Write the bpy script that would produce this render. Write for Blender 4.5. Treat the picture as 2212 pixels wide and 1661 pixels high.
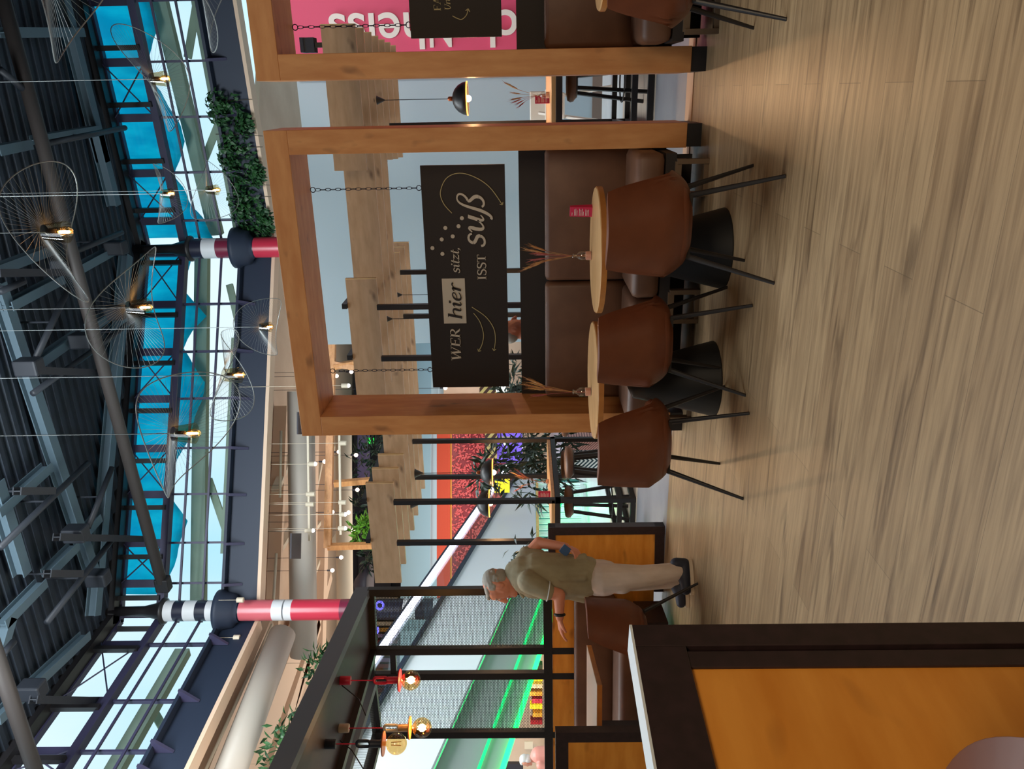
import bpy, bmesh, math, random
from mathutils import Vector, Matrix
import numpy as np
for o in list(bpy.data.objects): bpy.data.objects.remove(o)
S = bpy.context.scene; COL = S.collection
PI = math.pi; rnd = random.Random(7)

# ---------------------------------------------------------------- camera (photo stands on its side: world up is image left)
FPX, PIT, ROL, YAW, CH = 1655.0, .0172, -.0135, .3669, 1.17
_F = Vector((-math.sin(YAW)*math.cos(PIT), math.cos(YAW)*math.cos(PIT), math.sin(PIT)))
_R0 = Vector((math.cos(YAW), math.sin(YAW), 0)); _U0 = _R0.cross(_F)
_R = math.cos(ROL)*_R0 + math.sin(ROL)*_U0
_U = -math.sin(ROL)*_R0 + math.cos(ROL)*_U0
CAMP = Vector((0, 0, CH))
cam = bpy.data.cameras.new('camera'); cam.lens = FPX*36/2212; cam.sensor_width = 36; cam.sensor_fit = 'HORIZONTAL'; cam.clip_end = 400; cam.clip_start = .05
co = bpy.data.objects.new('camera', cam); COL.objects.link(co)
X_, Y_, Z_ = -_U, _R, -_F
co.matrix_world = Matrix(((X_[0], Y_[0], Z_[0], 0), (X_[1], Y_[1], Z_[1], 0), (X_[2], Y_[2], Z_[2], CH), (0, 0, 0, 1)))
S.camera = co
def ray(x, y): return (1661-y-830.5)/FPX*_R - (x-1106)/FPX*_U + _F
def on(x, y, ax, v):
    d = ray(x, y); return CAMP + d*((v-CAMP[ax])/d[ax])
def dep(x, y, D): return CAMP + ray(x, y)*D
def onP(x, y, P, N):
    d = ray(x, y); N = Vector(N); return CAMP + d*((Vector(P)-CAMP).dot(N)/d.dot(N))

# ---------------------------------------------------------------- world, lights, exposure
S.view_settings.view_transform = 'Standard'; S.view_settings.look = 'None'; S.view_settings.gamma = 1
S.view_settings.use_curve_mapping = False; S.view_settings.exposure = 0.0
def sky():
    w = bpy.data.worlds.new('sky'); S.world = w; w.use_nodes = True; nt = w.node_tree; n = nt.nodes
    bg = n['Background']; tc = n.new('ShaderNodeTexCoord'); no = n.new('ShaderNodeTexNoise'); no.inputs['Scale'].default_value = 2.2; no.inputs['Detail'].default_value = 5
    cr = n.new('ShaderNodeValToRGB'); e = cr.color_ramp.elements
    e[0].position = .38; e[0].color = (.46, .80, 1.0, 1); e[1].position = .62; e[1].color = (.82, .96, 1.0, 1)
    nt.links.new(tc.outputs['Generated'], no.inputs['Vector']); nt.links.new(no.outputs['Fac'], cr.inputs['Fac'])
    nt.links.new(cr.outputs['Color'], bg.inputs['Color']); bg.inputs['Strength'].default_value = 1.15
sky()
def area(name, loc, tgt, sx, sy, power, col):
    l = bpy.data.lights.new(name, 'AREA'); l.shape = 'RECTANGLE'; l.size = sx; l.size_y = sy; l.energy = power; l.color = col
    o = bpy.data.objects.new(name, l); COL.objects.link(o); o.location = loc
    o.rotation_euler = (Vector(tgt)-Vector(loc)).to_track_quat('-Z', 'Y').to_euler(); return o
def point(name, loc, power, col, r=.05, par=None):
    l = bpy.data.lights.new(name, 'POINT'); l.energy = power; l.color = col; l.shadow_soft_size = r
    o = bpy.data.objects.new(name, l); COL.objects.link(o); o.location = loc
    if par: o.parent = par
    return o
def spot(name, loc, tgt, power, col, ang=1.2, r=.1):
    l = bpy.data.lights.new(name, 'SPOT'); l.energy = power; l.color = col; l.spot_size = ang; l.spot_blend = .6; l.shadow_soft_size = r
    o = bpy.data.objects.new(name, l); COL.objects.link(o); o.location = loc
    o.rotation_euler = (Vector(tgt)-Vector(loc)).to_track_quat('-Z', 'Y').to_euler(); return o
area('cool_fill_over_seating', (-5.5, 1.0, 13.5), (-3, 2.0, 0), 7, 6, 720, (.80, .91, 1))  # added cool fill under the closed roof, no real opening there
area('warm_fill_behind_viewer', (2.4, -2.6, 3.6), (-1.0, 4.6, .8), 3.0, 1.2, 145, (1, .78, .54))  # added warm fill for booth fronts and partition, no lamps modelled there
area('cool_fill_over_hall', (-8, 9.0, 14.0), (-12.5, 17, 2), 12, 5, 4600, (.88, .96, 1))  # added fill that brightens the white wall and walkway cladding
area('mall_up_fill', (-26, 32, 3.0), (-26, 33, 10.3), 24, 14, 2000, (1, .86, .73))  # added upward fill that brightens the peach mall ceiling
area('mall_side_fill', (-17, 13, 3.6), (-22, 13, 10.3), 3, 12, 560, (1, .86, .73))  # added fill for the side part of the peach ceiling
spot('pink_wall_spot', (1.6, 8.0, 4.6), (1.5, 11.3, 3.6), 260, (1, .9, .86), 1.3)

# ---------------------------------------------------------------- materials
M = {}
def mat(name, col, rough=.5, metal=0, emit=None, es=0, spec=.5):
    m = bpy.data.materials.new(name); m.use_nodes = True; b = m.node_tree.nodes['Principled BSDF']
    b.inputs['Base Color'].default_value = (*col, 1); b.inputs['Roughness'].default_value = rough; b.inputs['Metallic'].default_value = metal
    b.inputs['Specular IOR Level'].default_value = spec
    if emit: b.inputs['Emission Color'].default_value = (*emit, 1); b.inputs['Emission Strength'].default_value = es
    M[name] = m; return m
def vary(name, c1, c2, scale=(1, 1, 1), ns=4, rough=.5, detail=4, bump=0, lo=.35, hi=.65, metal=0, spec=.5):
    m = mat(name, c1, rough, metal, spec=spec); nt = m.node_tree; n = nt.nodes; b = n['Principled BSDF']
    tc = n.new('ShaderNodeTexCoord'); mp = n.new('ShaderNodeMapping'); mp.inputs['Scale'].default_value = scale
    no = n.new('ShaderNodeTexNoise'); no.inputs['Scale'].default_value = ns; no.inputs['Detail'].default_value = detail
    cr = n.new('ShaderNodeValToRGB'); e = cr.color_ramp.elements; e[0].position = lo; e[0].color = (*c1, 1); e[1].position = hi; e[1].color = (*c2, 1)
    L = nt.links.new; L(tc.outputs['Object'], mp.inputs['Vector']); L(mp.outputs[0], no.inputs['Vector']); L(no.outputs['Fac'], cr.inputs['Fac']); L(cr.outputs['Color'], b.inputs['Base Color'])
    if bump:
        bu = n.new('ShaderNodeBump'); bu.inputs['Strength'].default_value = bump; bu.inputs['Distance'].default_value = .01; L(no.outputs['Fac'], bu.inputs['Height']); L(bu.outputs[0], b.inputs['Normal'])
    return m
def wood(name, c1, c2, dark, scale=(1, 6, 6), rough=.5, knot=1.6):
    m = vary(name, c1, c2, scale, 3, rough, 6, .05); nt = m.node_tree; n = nt.nodes; b = n['Principled BSDF']; L = nt.links.new
    cr = [x for x in n if x.type == 'VALTORGB'][0]; tc = [x for x in n if x.type == 'TEX_COORD'][0]
    mp = n.new('ShaderNodeMapping'); mp.inputs['Scale'].default_value = [math.sqrt(s) for s in scale]
    vo = n.new('ShaderNodeTexNoise'); vo.inputs['Scale'].default_value = knot*2.2; vo.inputs['Detail'].default_value = 2
    r2 = n.new('ShaderNodeValToRGB'); e = r2.color_ramp.elements; e[0].position = .64; e[0].color = (0, 0, 0, 1); e[1].position = .80; e[1].color = (.8, .8, .8, 1)
    mx = n.new('ShaderNodeMix'); mx.data_type = 'RGBA'; mx.inputs[7].default_value = (*dark, 1)
    L(tc.outputs['Object'], mp.inputs[0]); L(mp.outputs[0], vo.inputs['Vector']); L(vo.outputs['Fac'], r2.inputs['Fac']); L(r2.outputs['Color'], mx.inputs[0]); L(cr.outputs['Color'], mx.inputs[6]); L(mx.outputs[2], b.inputs['Base Color'])
    return m
def planks(name, c1, c2, cg, bw=1.5, bh=.19, rough=.38):
    m = mat(name, c1, rough); nt = m.node_tree; n = nt.nodes; b = n['Principled BSDF']; L = nt.links.new
    tc = n.new('ShaderNodeTexCoord'); br = n.new('ShaderNodeTexBrick'); br.offset = .37; br.inputs['Scale'].default_value = 1
    br.inputs['Brick Width'].default_value = bw; br.inputs['Row Height'].default_value = bh; br.inputs['Mortar Size'].default_value = .0016; br.inputs['Mortar Smooth'].default_value = .3
    br.inputs['Color1'].default_value = (*c1, 1); br.inputs['Color2'].default_value = (*c2, 1); br.inputs['Mortar'].default_value = tuple([c*.55 for c in c1])+(1,)
    L(tc.outputs['Object'], br.inputs['Vector'])
    def grain(sc, ns, lo, hi, rot=0, dist=0):
        mp = n.new('ShaderNodeMapping'); mp.inputs['Scale'].default_value = sc
        no = n.new('ShaderNodeTexNoise'); no.inputs['Scale'].default_value = ns; no.inputs['Detail'].default_value = 6; no.inputs['Distortion'].default_value = dist
        r = n.new('ShaderNodeValToRGB'); r.color_ramp.elements[0].position = lo; r.color_ramp.elements[1].position = hi
        L(tc.outputs['Object'], mp.inputs[0]); L(mp.outputs[0], no.inputs['Vector']); L(no.outputs['Fac'], r.inputs['Fac']); return r
    cur = br.outputs['Color']
    for (r, f, c) in ((grain((1.2, 22, 1), 1.6, .42, .72, dist=.6), .55, cg), (grain((.9, 9, 1), 1.1, .56, .72, dist=1.8), .75, tuple(x*.7 for x in cg)), (grain((3, 70, 1), 2, .45, .7), .25, cg)):
        ma = n.new('ShaderNodeMath'); ma.operation = 'MULTIPLY'; ma.inputs[1].default_value = f; L(r.outputs['Color'], ma.inputs[0])
        mx = n.new('ShaderNodeMix'); mx.data_type = 'RGBA'; mx.inputs[7].default_value = (*c, 1); L(ma.outputs[0], mx.inputs[0]); L(cur, mx.inputs[6]); cur = mx.outputs[2]
    L(cur, b.inputs['Base Color']); return m
def stripes(name, c1, c2, sc=20, kind='zig', rough=.5, axis='X'):
    """diagonal bands that flip every cell: a chevron pattern"""
    m = mat(name, c1, rough); nt = m.node_tree; n = nt.nodes; b = n['Principled BSDF']; L = nt.links.new
    tc = n.new('ShaderNodeTexCoord'); se = n.new('ShaderNodeSeparateXYZ'); L(tc.outputs['Object'], se.inputs[0])
    def mth(op, a, v=None):
        q = n.new('ShaderNodeMath'); q.operation = op
        if hasattr(a, 'links'): L(a, q.inputs[0])
        else: q.inputs[0].default_value = a
        if v is not None:
            if hasattr(v, 'links'): L(v, q.inputs[1])
            else: q.inputs[1].default_value = v
        return q.outputs[0]
    if kind == 'zig': s = mth('ADD', mth('PINGPONG', se.outputs[axis], .28), se.outputs['Z'])
    elif kind == 'vert': s = se.outputs[axis]
    else: s = mth('ADD', se.outputs[axis], se.outputs['Z'])
    k = mth('GREATER_THAN', mth('FRACT', mth('MULTIPLY', s, sc)), .5)
    mx = n.new('ShaderNodeMix'); mx.data_type = 'RGBA'; mx.inputs[6].default_value = (*c1, 1); mx.inputs[7].default_value = (*c2, 1)
    L(k, mx.inputs[0]); L(mx.outputs[2], b.inputs['Base Color']); return m
def s2l(r, g, b):
    f = lambda c: ((c/255+.055)/1.055)**2.4 if c > 10 else c/255/12.92
    return (f(r), f(g), f(b))
wood('oak_frame', s2l(214, 152, 94), s2l(198, 132, 76), s2l(120, 78, 48), (5, 5, 1.2))
wood('oak_beam', s2l(214, 152, 94), s2l(198, 132, 76), s2l(120, 78, 48), (1.2, 5, 5))
wood('oak_board', s2l(208, 174, 138), s2l(190, 156, 120), s2l(110, 84, 66), (1.1, 5, 5))
vary('board_edge', s2l(235, 205, 150), s2l(222, 190, 138), ns=9)
wood('table_wood', s2l(214, 170, 118), s2l(198, 152, 100), s2l(160, 118, 76), (1, 8, 8), .35)
wood('table_edge', s2l(190, 128, 66), s2l(176, 112, 54), s2l(140, 88, 40), (3, 3, 1), .4)
wood('panel_wood', s2l(240, 164, 66), s2l(222, 142, 46), s2l(140, 84, 30), (1.1, 1.1, 5), .45)
planks('floor_planks', s2l(170, 142, 106), s2l(156, 128, 94), s2l(92, 68, 44))
planks('floor_planks_far', s2l(205, 190, 170), s2l(195, 178, 158), s2l(160, 140, 120), 1.2, .15)
vary('floor_grey', s2l(134, 134, 138), s2l(126, 126, 131), ns=3, rough=.5)
mat('floor_trim', s2l(190, 150, 120), .5)
vary('floor_tile', s2l(190, 196, 198), s2l(178, 184, 188), ns=2, rough=.3)
vary('leather', s2l(112, 60, 35), s2l(103, 54, 31), ns=9, rough=.42, bump=.12)
vary('bench_leather', s2l(112, 78, 58), s2l(100, 68, 50), ns=6, rough=.5, bump=.06)
mat('black_metal', s2l(34, 32, 34), .42)
mat('black_board', s2l(40, 33, 31), .65)
vary('black_laminate', s2l(52, 36, 38), s2l(42, 30, 30), ns=40, rough=.5)
mat('chain', s2l(38, 40, 60), .4, .6)
mat('cone_base', s2l(24, 26, 28), .55)
mat('steel_brown', s2l(120, 100, 80), .45, .3)
mat('white_paint', s2l(228, 238, 244), .5)
mat('white_plastic', s2l(225, 222, 214), .5)
mat('cream', s2l(214, 200, 178), .6)
mat('letter_white', s2l(222, 218, 214), .6)
mat('letter_sand', s2l(205, 196, 180), .6)
mat('gold_line', s2l(190, 178, 130), .5)
mat('pink_wall', s2l(206, 72, 110), .6)
mat('menu_red', s2l(190, 34, 74), .45)
mat('pink_cup', s2l(226, 150, 135), .5)
vary('straw', s2l(196, 150, 92), s2l(160, 106, 76), ns=20, rough=.7)
vary('straw_pink', s2l(180, 100, 92), s2l(150, 76, 76), ns=20, rough=.7)
vary('deck', s2l(36, 46, 60), s2l(27, 36, 46), ns=1.5, rough=.7)
mat('pale_steel', s2l(84, 104, 116), .65)
mat('dark_steel', s2l(38, 42, 50), .55); mat('wire', s2l(120, 126, 126), .5, .3); mat('wall_pale', s2l(158, 178, 188), .6); mat('base_brown', s2l(112, 98, 88), .6)
mat('tube_steel', s2l(60, 54, 52), .6)
mat('window_frame', s2l(58, 56, 82), .45)
mat('parapet', s2l(33, 43, 62), .6)
m = vary('tarp', s2l(60, 232, 250), s2l(30, 212, 238), (1, 1, .35), 2.5, .5, bump=.5); nt = m.node_tree; n = nt.nodes
tl = n.new('ShaderNodeBsdfTranslucent'); mx = n.new('ShaderNodeMixShader'); mx.inputs[0].default_value = .85
nt.links.new([x for x in n if x.type == 'VALTORGB'][0].outputs[0], tl.inputs[0]); nt.links.new(n['Principled BSDF'].outputs[0], mx.inputs[1]); nt.links.new(tl.outputs[0], mx.inputs[2]); nt.links.new(mx.outputs[0], n['Material Output'].inputs[0])
mat('outside_beam', s2l(150, 165, 145), .8)
mat('peach', s2l(222, 192, 166), .6); mat('clad_white', s2l(244, 250, 253), .5)
vary('peach_wall', s2l(212, 186, 162), s2l(198, 170, 146), ns=.6, rough=.7)
mat('duct', s2l(176, 168, 158), .5); mat('steel_blue', s2l(96, 108, 124), .5)
mat('mall_dark', s2l(40, 36, 46), .6)
mat('mall_purple', s2l(150, 130, 180), .6)
mat('orange_ceiling', s2l(205, 72, 40), .5)
mat('red_wall', s2l(122, 20, 36), .4); mat('fascia_blue', s2l(150, 186, 204), .6); mat('pale_sheen', s2l(222, 208, 190), .3)
mat('red_leaf', s2l(190, 78, 80), .3)
mat('gold', s2l(205, 150, 60), .4, .3)
vary('leaf_green', s2l(46, 92, 44), s2l(24, 58, 36), ns=5, rough=.5)
vary('leaf_bright', s2l(110, 170, 40), s2l(70, 130, 30), ns=5, rough=.5)
vary('leaf_dark', s2l(32, 58, 42), s2l(20, 40, 30), ns=5, rough=.45)
mat('stem', s2l(70, 60, 44), .7)
mat('green_wall', s2l(40, 130, 118), .5)
mat('grey_panel', s2l(150, 156, 154), .5)
mat('led_white', (.8, .8, 1), .5, emit=(.78, .80, 1), es=5)
mat('led_green', (0, 1, .2), .5, emit=(.01, 1, .10), es=4.5)
mat('led_green_soft', (0, .8, .2), .5, emit=(.01, .8, .16), es=1.2)
mat('bulb_warm', (1, .8, .5), .3, emit=(1, .55, .18), es=14)
mat('filament', (1, .8, .5), .3, emit=(1, .72, .38), es=30)
mat('bulb_pink', (1, .8, .7), .3, emit=(1, .62, .48), es=7)
mat('spot_glow', (1, .95, 1), .3, emit=(.95, .9, 1), es=8)
mat('red_plastic', s2l(214, 40, 70), .4)
mat('orange_plastic', s2l(225, 140, 60), .4)
mat('copper', s2l(200, 110, 70), .3, .7)
mat('navy', s2l(38, 48, 66), .5)
mat('yellow_lit', s2l(250, 220, 20), .5, emit=(1, .8, .02), es=.8)
mat('sign_blue', (.1, .1, .9), .4, emit=(.12, .10, 1), es=1.6)
mat('sign_white', (.9, .9, .9), .4, emit=(.9, .9, .8), es=.8)
mat('sign_green', (.05, .6, .1), .4, emit=(.02, .75, .08), es=1.2)
mat('sign_cyan', (.2, .9, .8), .4, emit=(.2, .95, .85), es=1.2)
mat('purple_lit', s2l(120, 90, 220), .5, emit=(.25, .14, .9), es=.5)
mat('bulb_glint', (1, .4, .1), .4, emit=(1, .33, .04), es=6)  # emission standing in for a bulb's reflection
mat('skin', s2l(224, 150, 122), .5)
mat('hair_grey', s2l(170, 168, 160), .8)
vary('polo', s2l(170, 163, 136), s2l(152, 144, 118), (1, 1, .7), 9, .8, bump=.9)
vary('chino', s2l(228, 214, 206), s2l(210, 196, 186), (1, 1, .45), 11, .75, bump=1.0)
mat('shoe', s2l(38, 44, 62), .6)
mat('sole', s2l(222, 206, 182), .6)
mat('watch_black', s2l(26, 26, 30), .4)
mat('phone_blue', s2l(70, 104, 150), .2)
mat('col_red', s2l(196, 52, 74), .3); mat('col_rose', s2l(200, 96, 106), .3); mat('col_white', s2l(214, 216, 220), .3); mat('col_dark', s2l(36, 38, 54), .3); mat('col_plum', s2l(120, 40, 64), .3)
stripes('zigzag_teal', s2l(230, 236, 234), s2l(26, 62, 74), 16)
stripes('zigzag_rose', s2l(222, 170, 160), s2l(140, 92, 90), 26)
stripes('zigzag_tan', s2l(206, 180, 110), s2l(70, 34, 22), 3.2, 'diag')
def glass(name, tint=(1, 1, 1), fac=.12):
    m = bpy.data.materials.new(name); m.use_nodes = True; nt = m.node_tree; n = nt.nodes; n.remove(n['Principled BSDF'])
    t = n.new('ShaderNodeBsdfTransparent'); t.inputs[0].default_value = (*tint, 1); g = n.new('ShaderNodeBsdfGlossy'); g.inputs['Roughness'].default_value = .03
    mx = n.new('ShaderNodeMixShader'); mx.inputs[0].default_value = fac; L = nt.links.new
    L(t.outputs[0], mx.inputs[1]); L(g.outputs[0], mx.inputs[2]); L(mx.outputs[0], n['Material Output'].inputs[0]); M[name] = m
glass('glass', (.93, .98, 1), .06); glass('amber_glass', (1, .78, .45), .16); glass('vase_glass', (.92, .97, .97), .2); glass('balustrade_glass', (.82, .9, .9), .1)
def meshmat():
    """expanded-metal sheet: diamond holes see through"""
    m = mat('mesh_sheet', s2l(52, 60, 62), .45); nt = m.node_tree; n = nt.nodes; L = nt.links.new; b = n['Principled BSDF']
    tc = n.new('ShaderNodeTexCoord'); br = n.new('ShaderNodeTexBrick'); br.offset = .5; br.inputs['Scale'].default_value = 1
    br.inputs['Brick Width'].default_value = .03; br.inputs['Row Height'].default_value = .0125; br.inputs['Mortar Size'].default_value = .0021; br.inputs['Mortar Smooth'].default_value = .05
    tr = n.new('ShaderNodeBsdfTransparent'); mx = n.new('ShaderNodeMixShader')
    L(tc.outputs['UV'], br.inputs['Vector']); L(br.outputs['Fac'], mx.inputs[0]); L(tr.outputs[0], mx.inputs[1]); L(b.outputs[0], mx.inputs[2]); L(mx.outputs[0], n['Material Output'].inputs[0])
meshmat()

# ---------------------------------------------------------------- mesh builder
class MB:
    def __init__(s): s.v = []; s.f = []; s.uv = None
    def add(s, vs, fs):
        k = len(s.v); s.v += [tuple(p) for p in vs]; s.f += [tuple(i+k for i in f) for f in fs]; return s
    def box(s, x0, y0, z0, x1, y1, z1):
        return s.hexa([(x0, y0, z0), (x1, y0, z0), (x1, y1, z0), (x0, y1, z0), (x0, y0, z1), (x1, y0, z1), (x1, y1, z1), (x0, y1, z1)])
    def hexa(s, p): return s.add(p, [(0, 3, 2, 1), (4, 5, 6, 7), (0, 1, 5, 4), (1, 2, 6, 5), (2, 3, 7, 6), (3, 0, 4, 7)])
    def bar(s, a, b, w, h=None, up=(0, 0, 1)):
        a, b = Vector(a), Vector(b); h = h or w; d = (b-a).normalized(); up = Vector(up)
        if abs(d.dot(up)) > .98: up = Vector((1, 0, 0)) if abs(d.x) < .9 else Vector((0, 1, 0))
        r = d.cross(up).normalized()*w/2; u = r.cross(d).normalized()*h/2
        return s.hexa([a-r-u, a+r-u, b+r-u, b-r-u, a-r+u, a+r+u, b+r+u, b-r+u])
    def quad(s, a, b, c, d): return s.add([a, b, c, d], [(0, 1, 2, 3)])
    def slab(s, pts, th):
        """flat polygon pts pushed by vector th"""
        n = len(pts); th = Vector(th); q = [Vector(p) for p in pts]
        return s.add(q+[p+th for p in q], [tuple(range(n))[::-1], tuple(range(n, 2*n))]+[(i, (i+1) % n, (i+1) % n+n, i+n) for i in range(n)])
    def tube(s, pts, r, n=8, caps=True):
        pts = [Vector(p) for p in pts]; rs = r if isinstance(r, (list, tuple)) else [r]*len(pts); k = len(s.v); ref = None
        for i, p in enumerate(pts):
            d = (pts[min(i+1, len(pts)-1)]-pts[max(i-1, 0)]).normalized()
            if ref is None: ref = d.orthogonal().normalized()
            ref = (ref-d*ref.dot(d)).normalized(); b = d.cross(ref)
            for j in range(n):
                a = 2*PI*j/n; s.v.append(tuple(p+(ref*math.cos(a)+b*math.sin(a))*rs[i]))
        for i in range(len(pts)-1):
            for j in range(n): s.f.append((k+i*n+j, k+i*n+(j+1) % n, k+(i+1)*n+(j+1) % n, k+(i+1)*n+j))
        if caps: s.f.append(tuple(k+j for j in range(n))[::-1]); s.f.append(tuple(k+(len(pts)-1)*n+j for j in range(n)))
        return s
    def lathe(s, prof, c=(0, 0, 0), n=24, cap=True):
        k = len(s.v)
        for r, z in prof:
            for j in range(n): a = 2*PI*j/n; s.v.append((c[0]+r*math.cos(a), c[1]+r*math.sin(a), c[2]+z))
        for i in range(len(prof)-1):
            for j in range(n): s.f.append((k+i*n+j, k+i*n+(j+1) % n, k+(i+1)*n+(j+1) % n, k+(i+1)*n+j))
        if cap: s.f.append(tuple(k+j for j in range(n))[::-1]); s.f.append(tuple(k+(len(prof)-1)*n+j for j in range(n)))
        return s
    def ball(s, c, r, n=12, sq=(1, 1, 1)):
        m = n//2; prof = [(max(1e-4, math.sin(PI*i/m)), -math.cos(PI*i/m)) for i in range(m+1)]; k = len(s.v); s.lathe(prof, n=n)
        for i in range(k, len(s.v)): p = s.v[i]; s.v[i] = (c[0]+p[0]*r*sq[0], c[1]+p[1]*r*sq[1], c[2]+p[2]*r*sq[2])
        return s
    def leaf(s, p, d, L, W, nrm):
        d = Vector(d).normalized(); w = d.cross(Vector(nrm)).normalized()*W/2; p = Vector(p); q = Vector(nrm).normalized()*L*.12
        return s.add([p, p+d*L*.4+w+q*.3, p+d*L-q, p+d*L*.4-w+q*.3, p+d*L*.5+q], [(0, 1, 4), (1, 2, 4), (2, 3, 4), (3, 0, 4)])
    def build(s, name, m, par=None, smooth=False, bevel=0, world=True, mods=()):
        me = bpy.data.meshes.new(name); off = Vector((0, 0, 0))
        if par is not None and world: off = par.get('_o', None); off = Vector(off) if off is not None else Vector((0, 0, 0))
        me.from_pydata([tuple(Vector(p)-off) for p in s.v], [], s.f); me.update()
        bm = bmesh.new(); bm.from_mesh(me); bmesh.ops.recalc_face_normals(bm, faces=bm.faces); bm.to_mesh(me); bm.free()
        o = bpy.data.objects.new(name, me); COL.objects.link(o); me.materials.append(M[m] if isinstance(m, str) else m)
        if par is not None: o.parent = par; o['_o'] = tuple(off)
        else: o['_o'] = (0., 0., 0.)
        if smooth:
            for p in me.polygons: p.use_smooth = True
        if bevel: b = o.modifiers.new('bevel', 'BEVEL'); b.width = bevel; b.segments = 2; b.limit_method = 'ANGLE'
        for (t, kw) in mods:
            q = o.modifiers.new(t, t)
            for a, v in kw.items(): setattr(q, a, v)
        return o
def thing(name, label, cat, loc=(0, 0, 0), group=None, rz=0):
    o = bpy.data.objects.new(name, None); COL.objects.link(o); o.location = loc; o['_o'] = tuple(loc); o.rotation_euler = (0, 0, rz); o.empty_display_size = .05
    o['label'] = label; o['category'] = cat
    if group: o['group'] = group
    return o
def tag(o, label, cat, group=None, kind=None):
    o['label'] = label; o['category'] = cat
    if group: o['group'] = group
    if kind: o['kind'] = kind
    return o
def struct(o): o['kind'] = 'structure'; return o
def dup(root, loc, rz=0, label=None, sc=None):
    def cp(o, p):
        c = o.copy(); COL.objects.link(c); c.parent = p
        for ch in [x for x in o.children]: cp(ch, c)
        return c
    r = cp(root, None); r.location = loc; r.rotation_euler = (0, 0, rz)
    if sc: r.scale = sc
    if label: r['label'] = label
    return r
def setorigin(o, loc):
    """move a single-mesh thing's origin to loc without moving the mesh"""
    d = Vector(loc)-o.location
    for v in o.data.vertices: v.co -= d
    o.location = loc; return o
# ================================================================ the hall: floor, roof, walls, clerestory
def flat(name, m, pts, th=-.04): return MB().slab(pts, (0, 0, th)).build(name, m)
o = struct(flat('floor', 'floor_planks', [(-14, -9, 0), (9, -9, 0), (9, 5.6, 0), (-14, 5.6, 0)]))
o = struct(flat('floor_grey', 'floor_grey', [(-14, 5.6, 0), (9, 5.6, 0), (9, 7.15, 0), (-14, 7.15, 0)])); o.name = 'floor_aisle'
o = struct(flat('floor_bar', 'floor_planks_far', [(-14, 7.15, 0), (9, 7.15, 0), (9, 9.4, 0), (-14, 9.4, 0)]))
o = struct(flat('floor_mall', 'floor_tile', [(-60, 9.4, 0), (9, 9.4, 0), (9, 70, 0), (-60, 70, 0)]))
o = struct(MB().box(-.6, 5.585, 0, 4, 5.80, .006).build('trim_1', 'floor_trim'))
# roof deck: corrugated sheet on a flat plane, ribs running parallel to the booths
DZ = 15.15
def deck():
    b = MB(); y = -9.0; pts = []
    while y < 29.5:
        for dy, dz in ((0, 0), (.16, 0), (.20, .09), (.36, .09)): pts.append((y+dy, DZ+dz))
        y += .40
    for (y0, z0), (y1, z1) in zip(pts, pts[1:]): b.quad((-24, y0, z0), (9, y0, z0), (9, y1, z1), (-24, y1, z1))
    return b
# cut the deck at the facade: only keep what lies inside the polygon
K1 = Vector((-5.07, 28.0, 0)); K2 = Vector((-16.58, 21.2, 0)); KA = Vector((9, 26.65, 0)); KC = Vector((-17.1, 2.0, 0))
ZS, ZT, ZP = 11.4, 15.0, 10.32
dk = struct(deck().build('ceiling', 'deck'))
def cut(o, P, N):
    bm = bmesh.new(); bm.from_mesh(o.data)
    bmesh.ops.bisect_plane(bm, geom=bm.verts[:]+bm.edges[:]+bm.faces[:], plane_co=P, plane_no=N, clear_outer=True); bm.to_mesh(o.data); bm.free()
cut(dk, K1, (.10, 1, 0)); cut(dk, K2, (-.508, .861, 0)); cut(dk, K2, (-1, .03, 0))
# walls that close the hall out of sight, behind and beside the viewpoint
struct(MB().box(-24, -9.2, -.04, 9, -9, DZ+.3).build('wall_back', 'parapet'))
struct(MB().box(9, -9.2, -.04, 9.2, 34, DZ+.3).build('wall_right', 'parapet'))
struct(MB().box(-24.2, -9.2, -.04, -24, 6, ZP).build('wall_left', 'peach_wall'))

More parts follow.
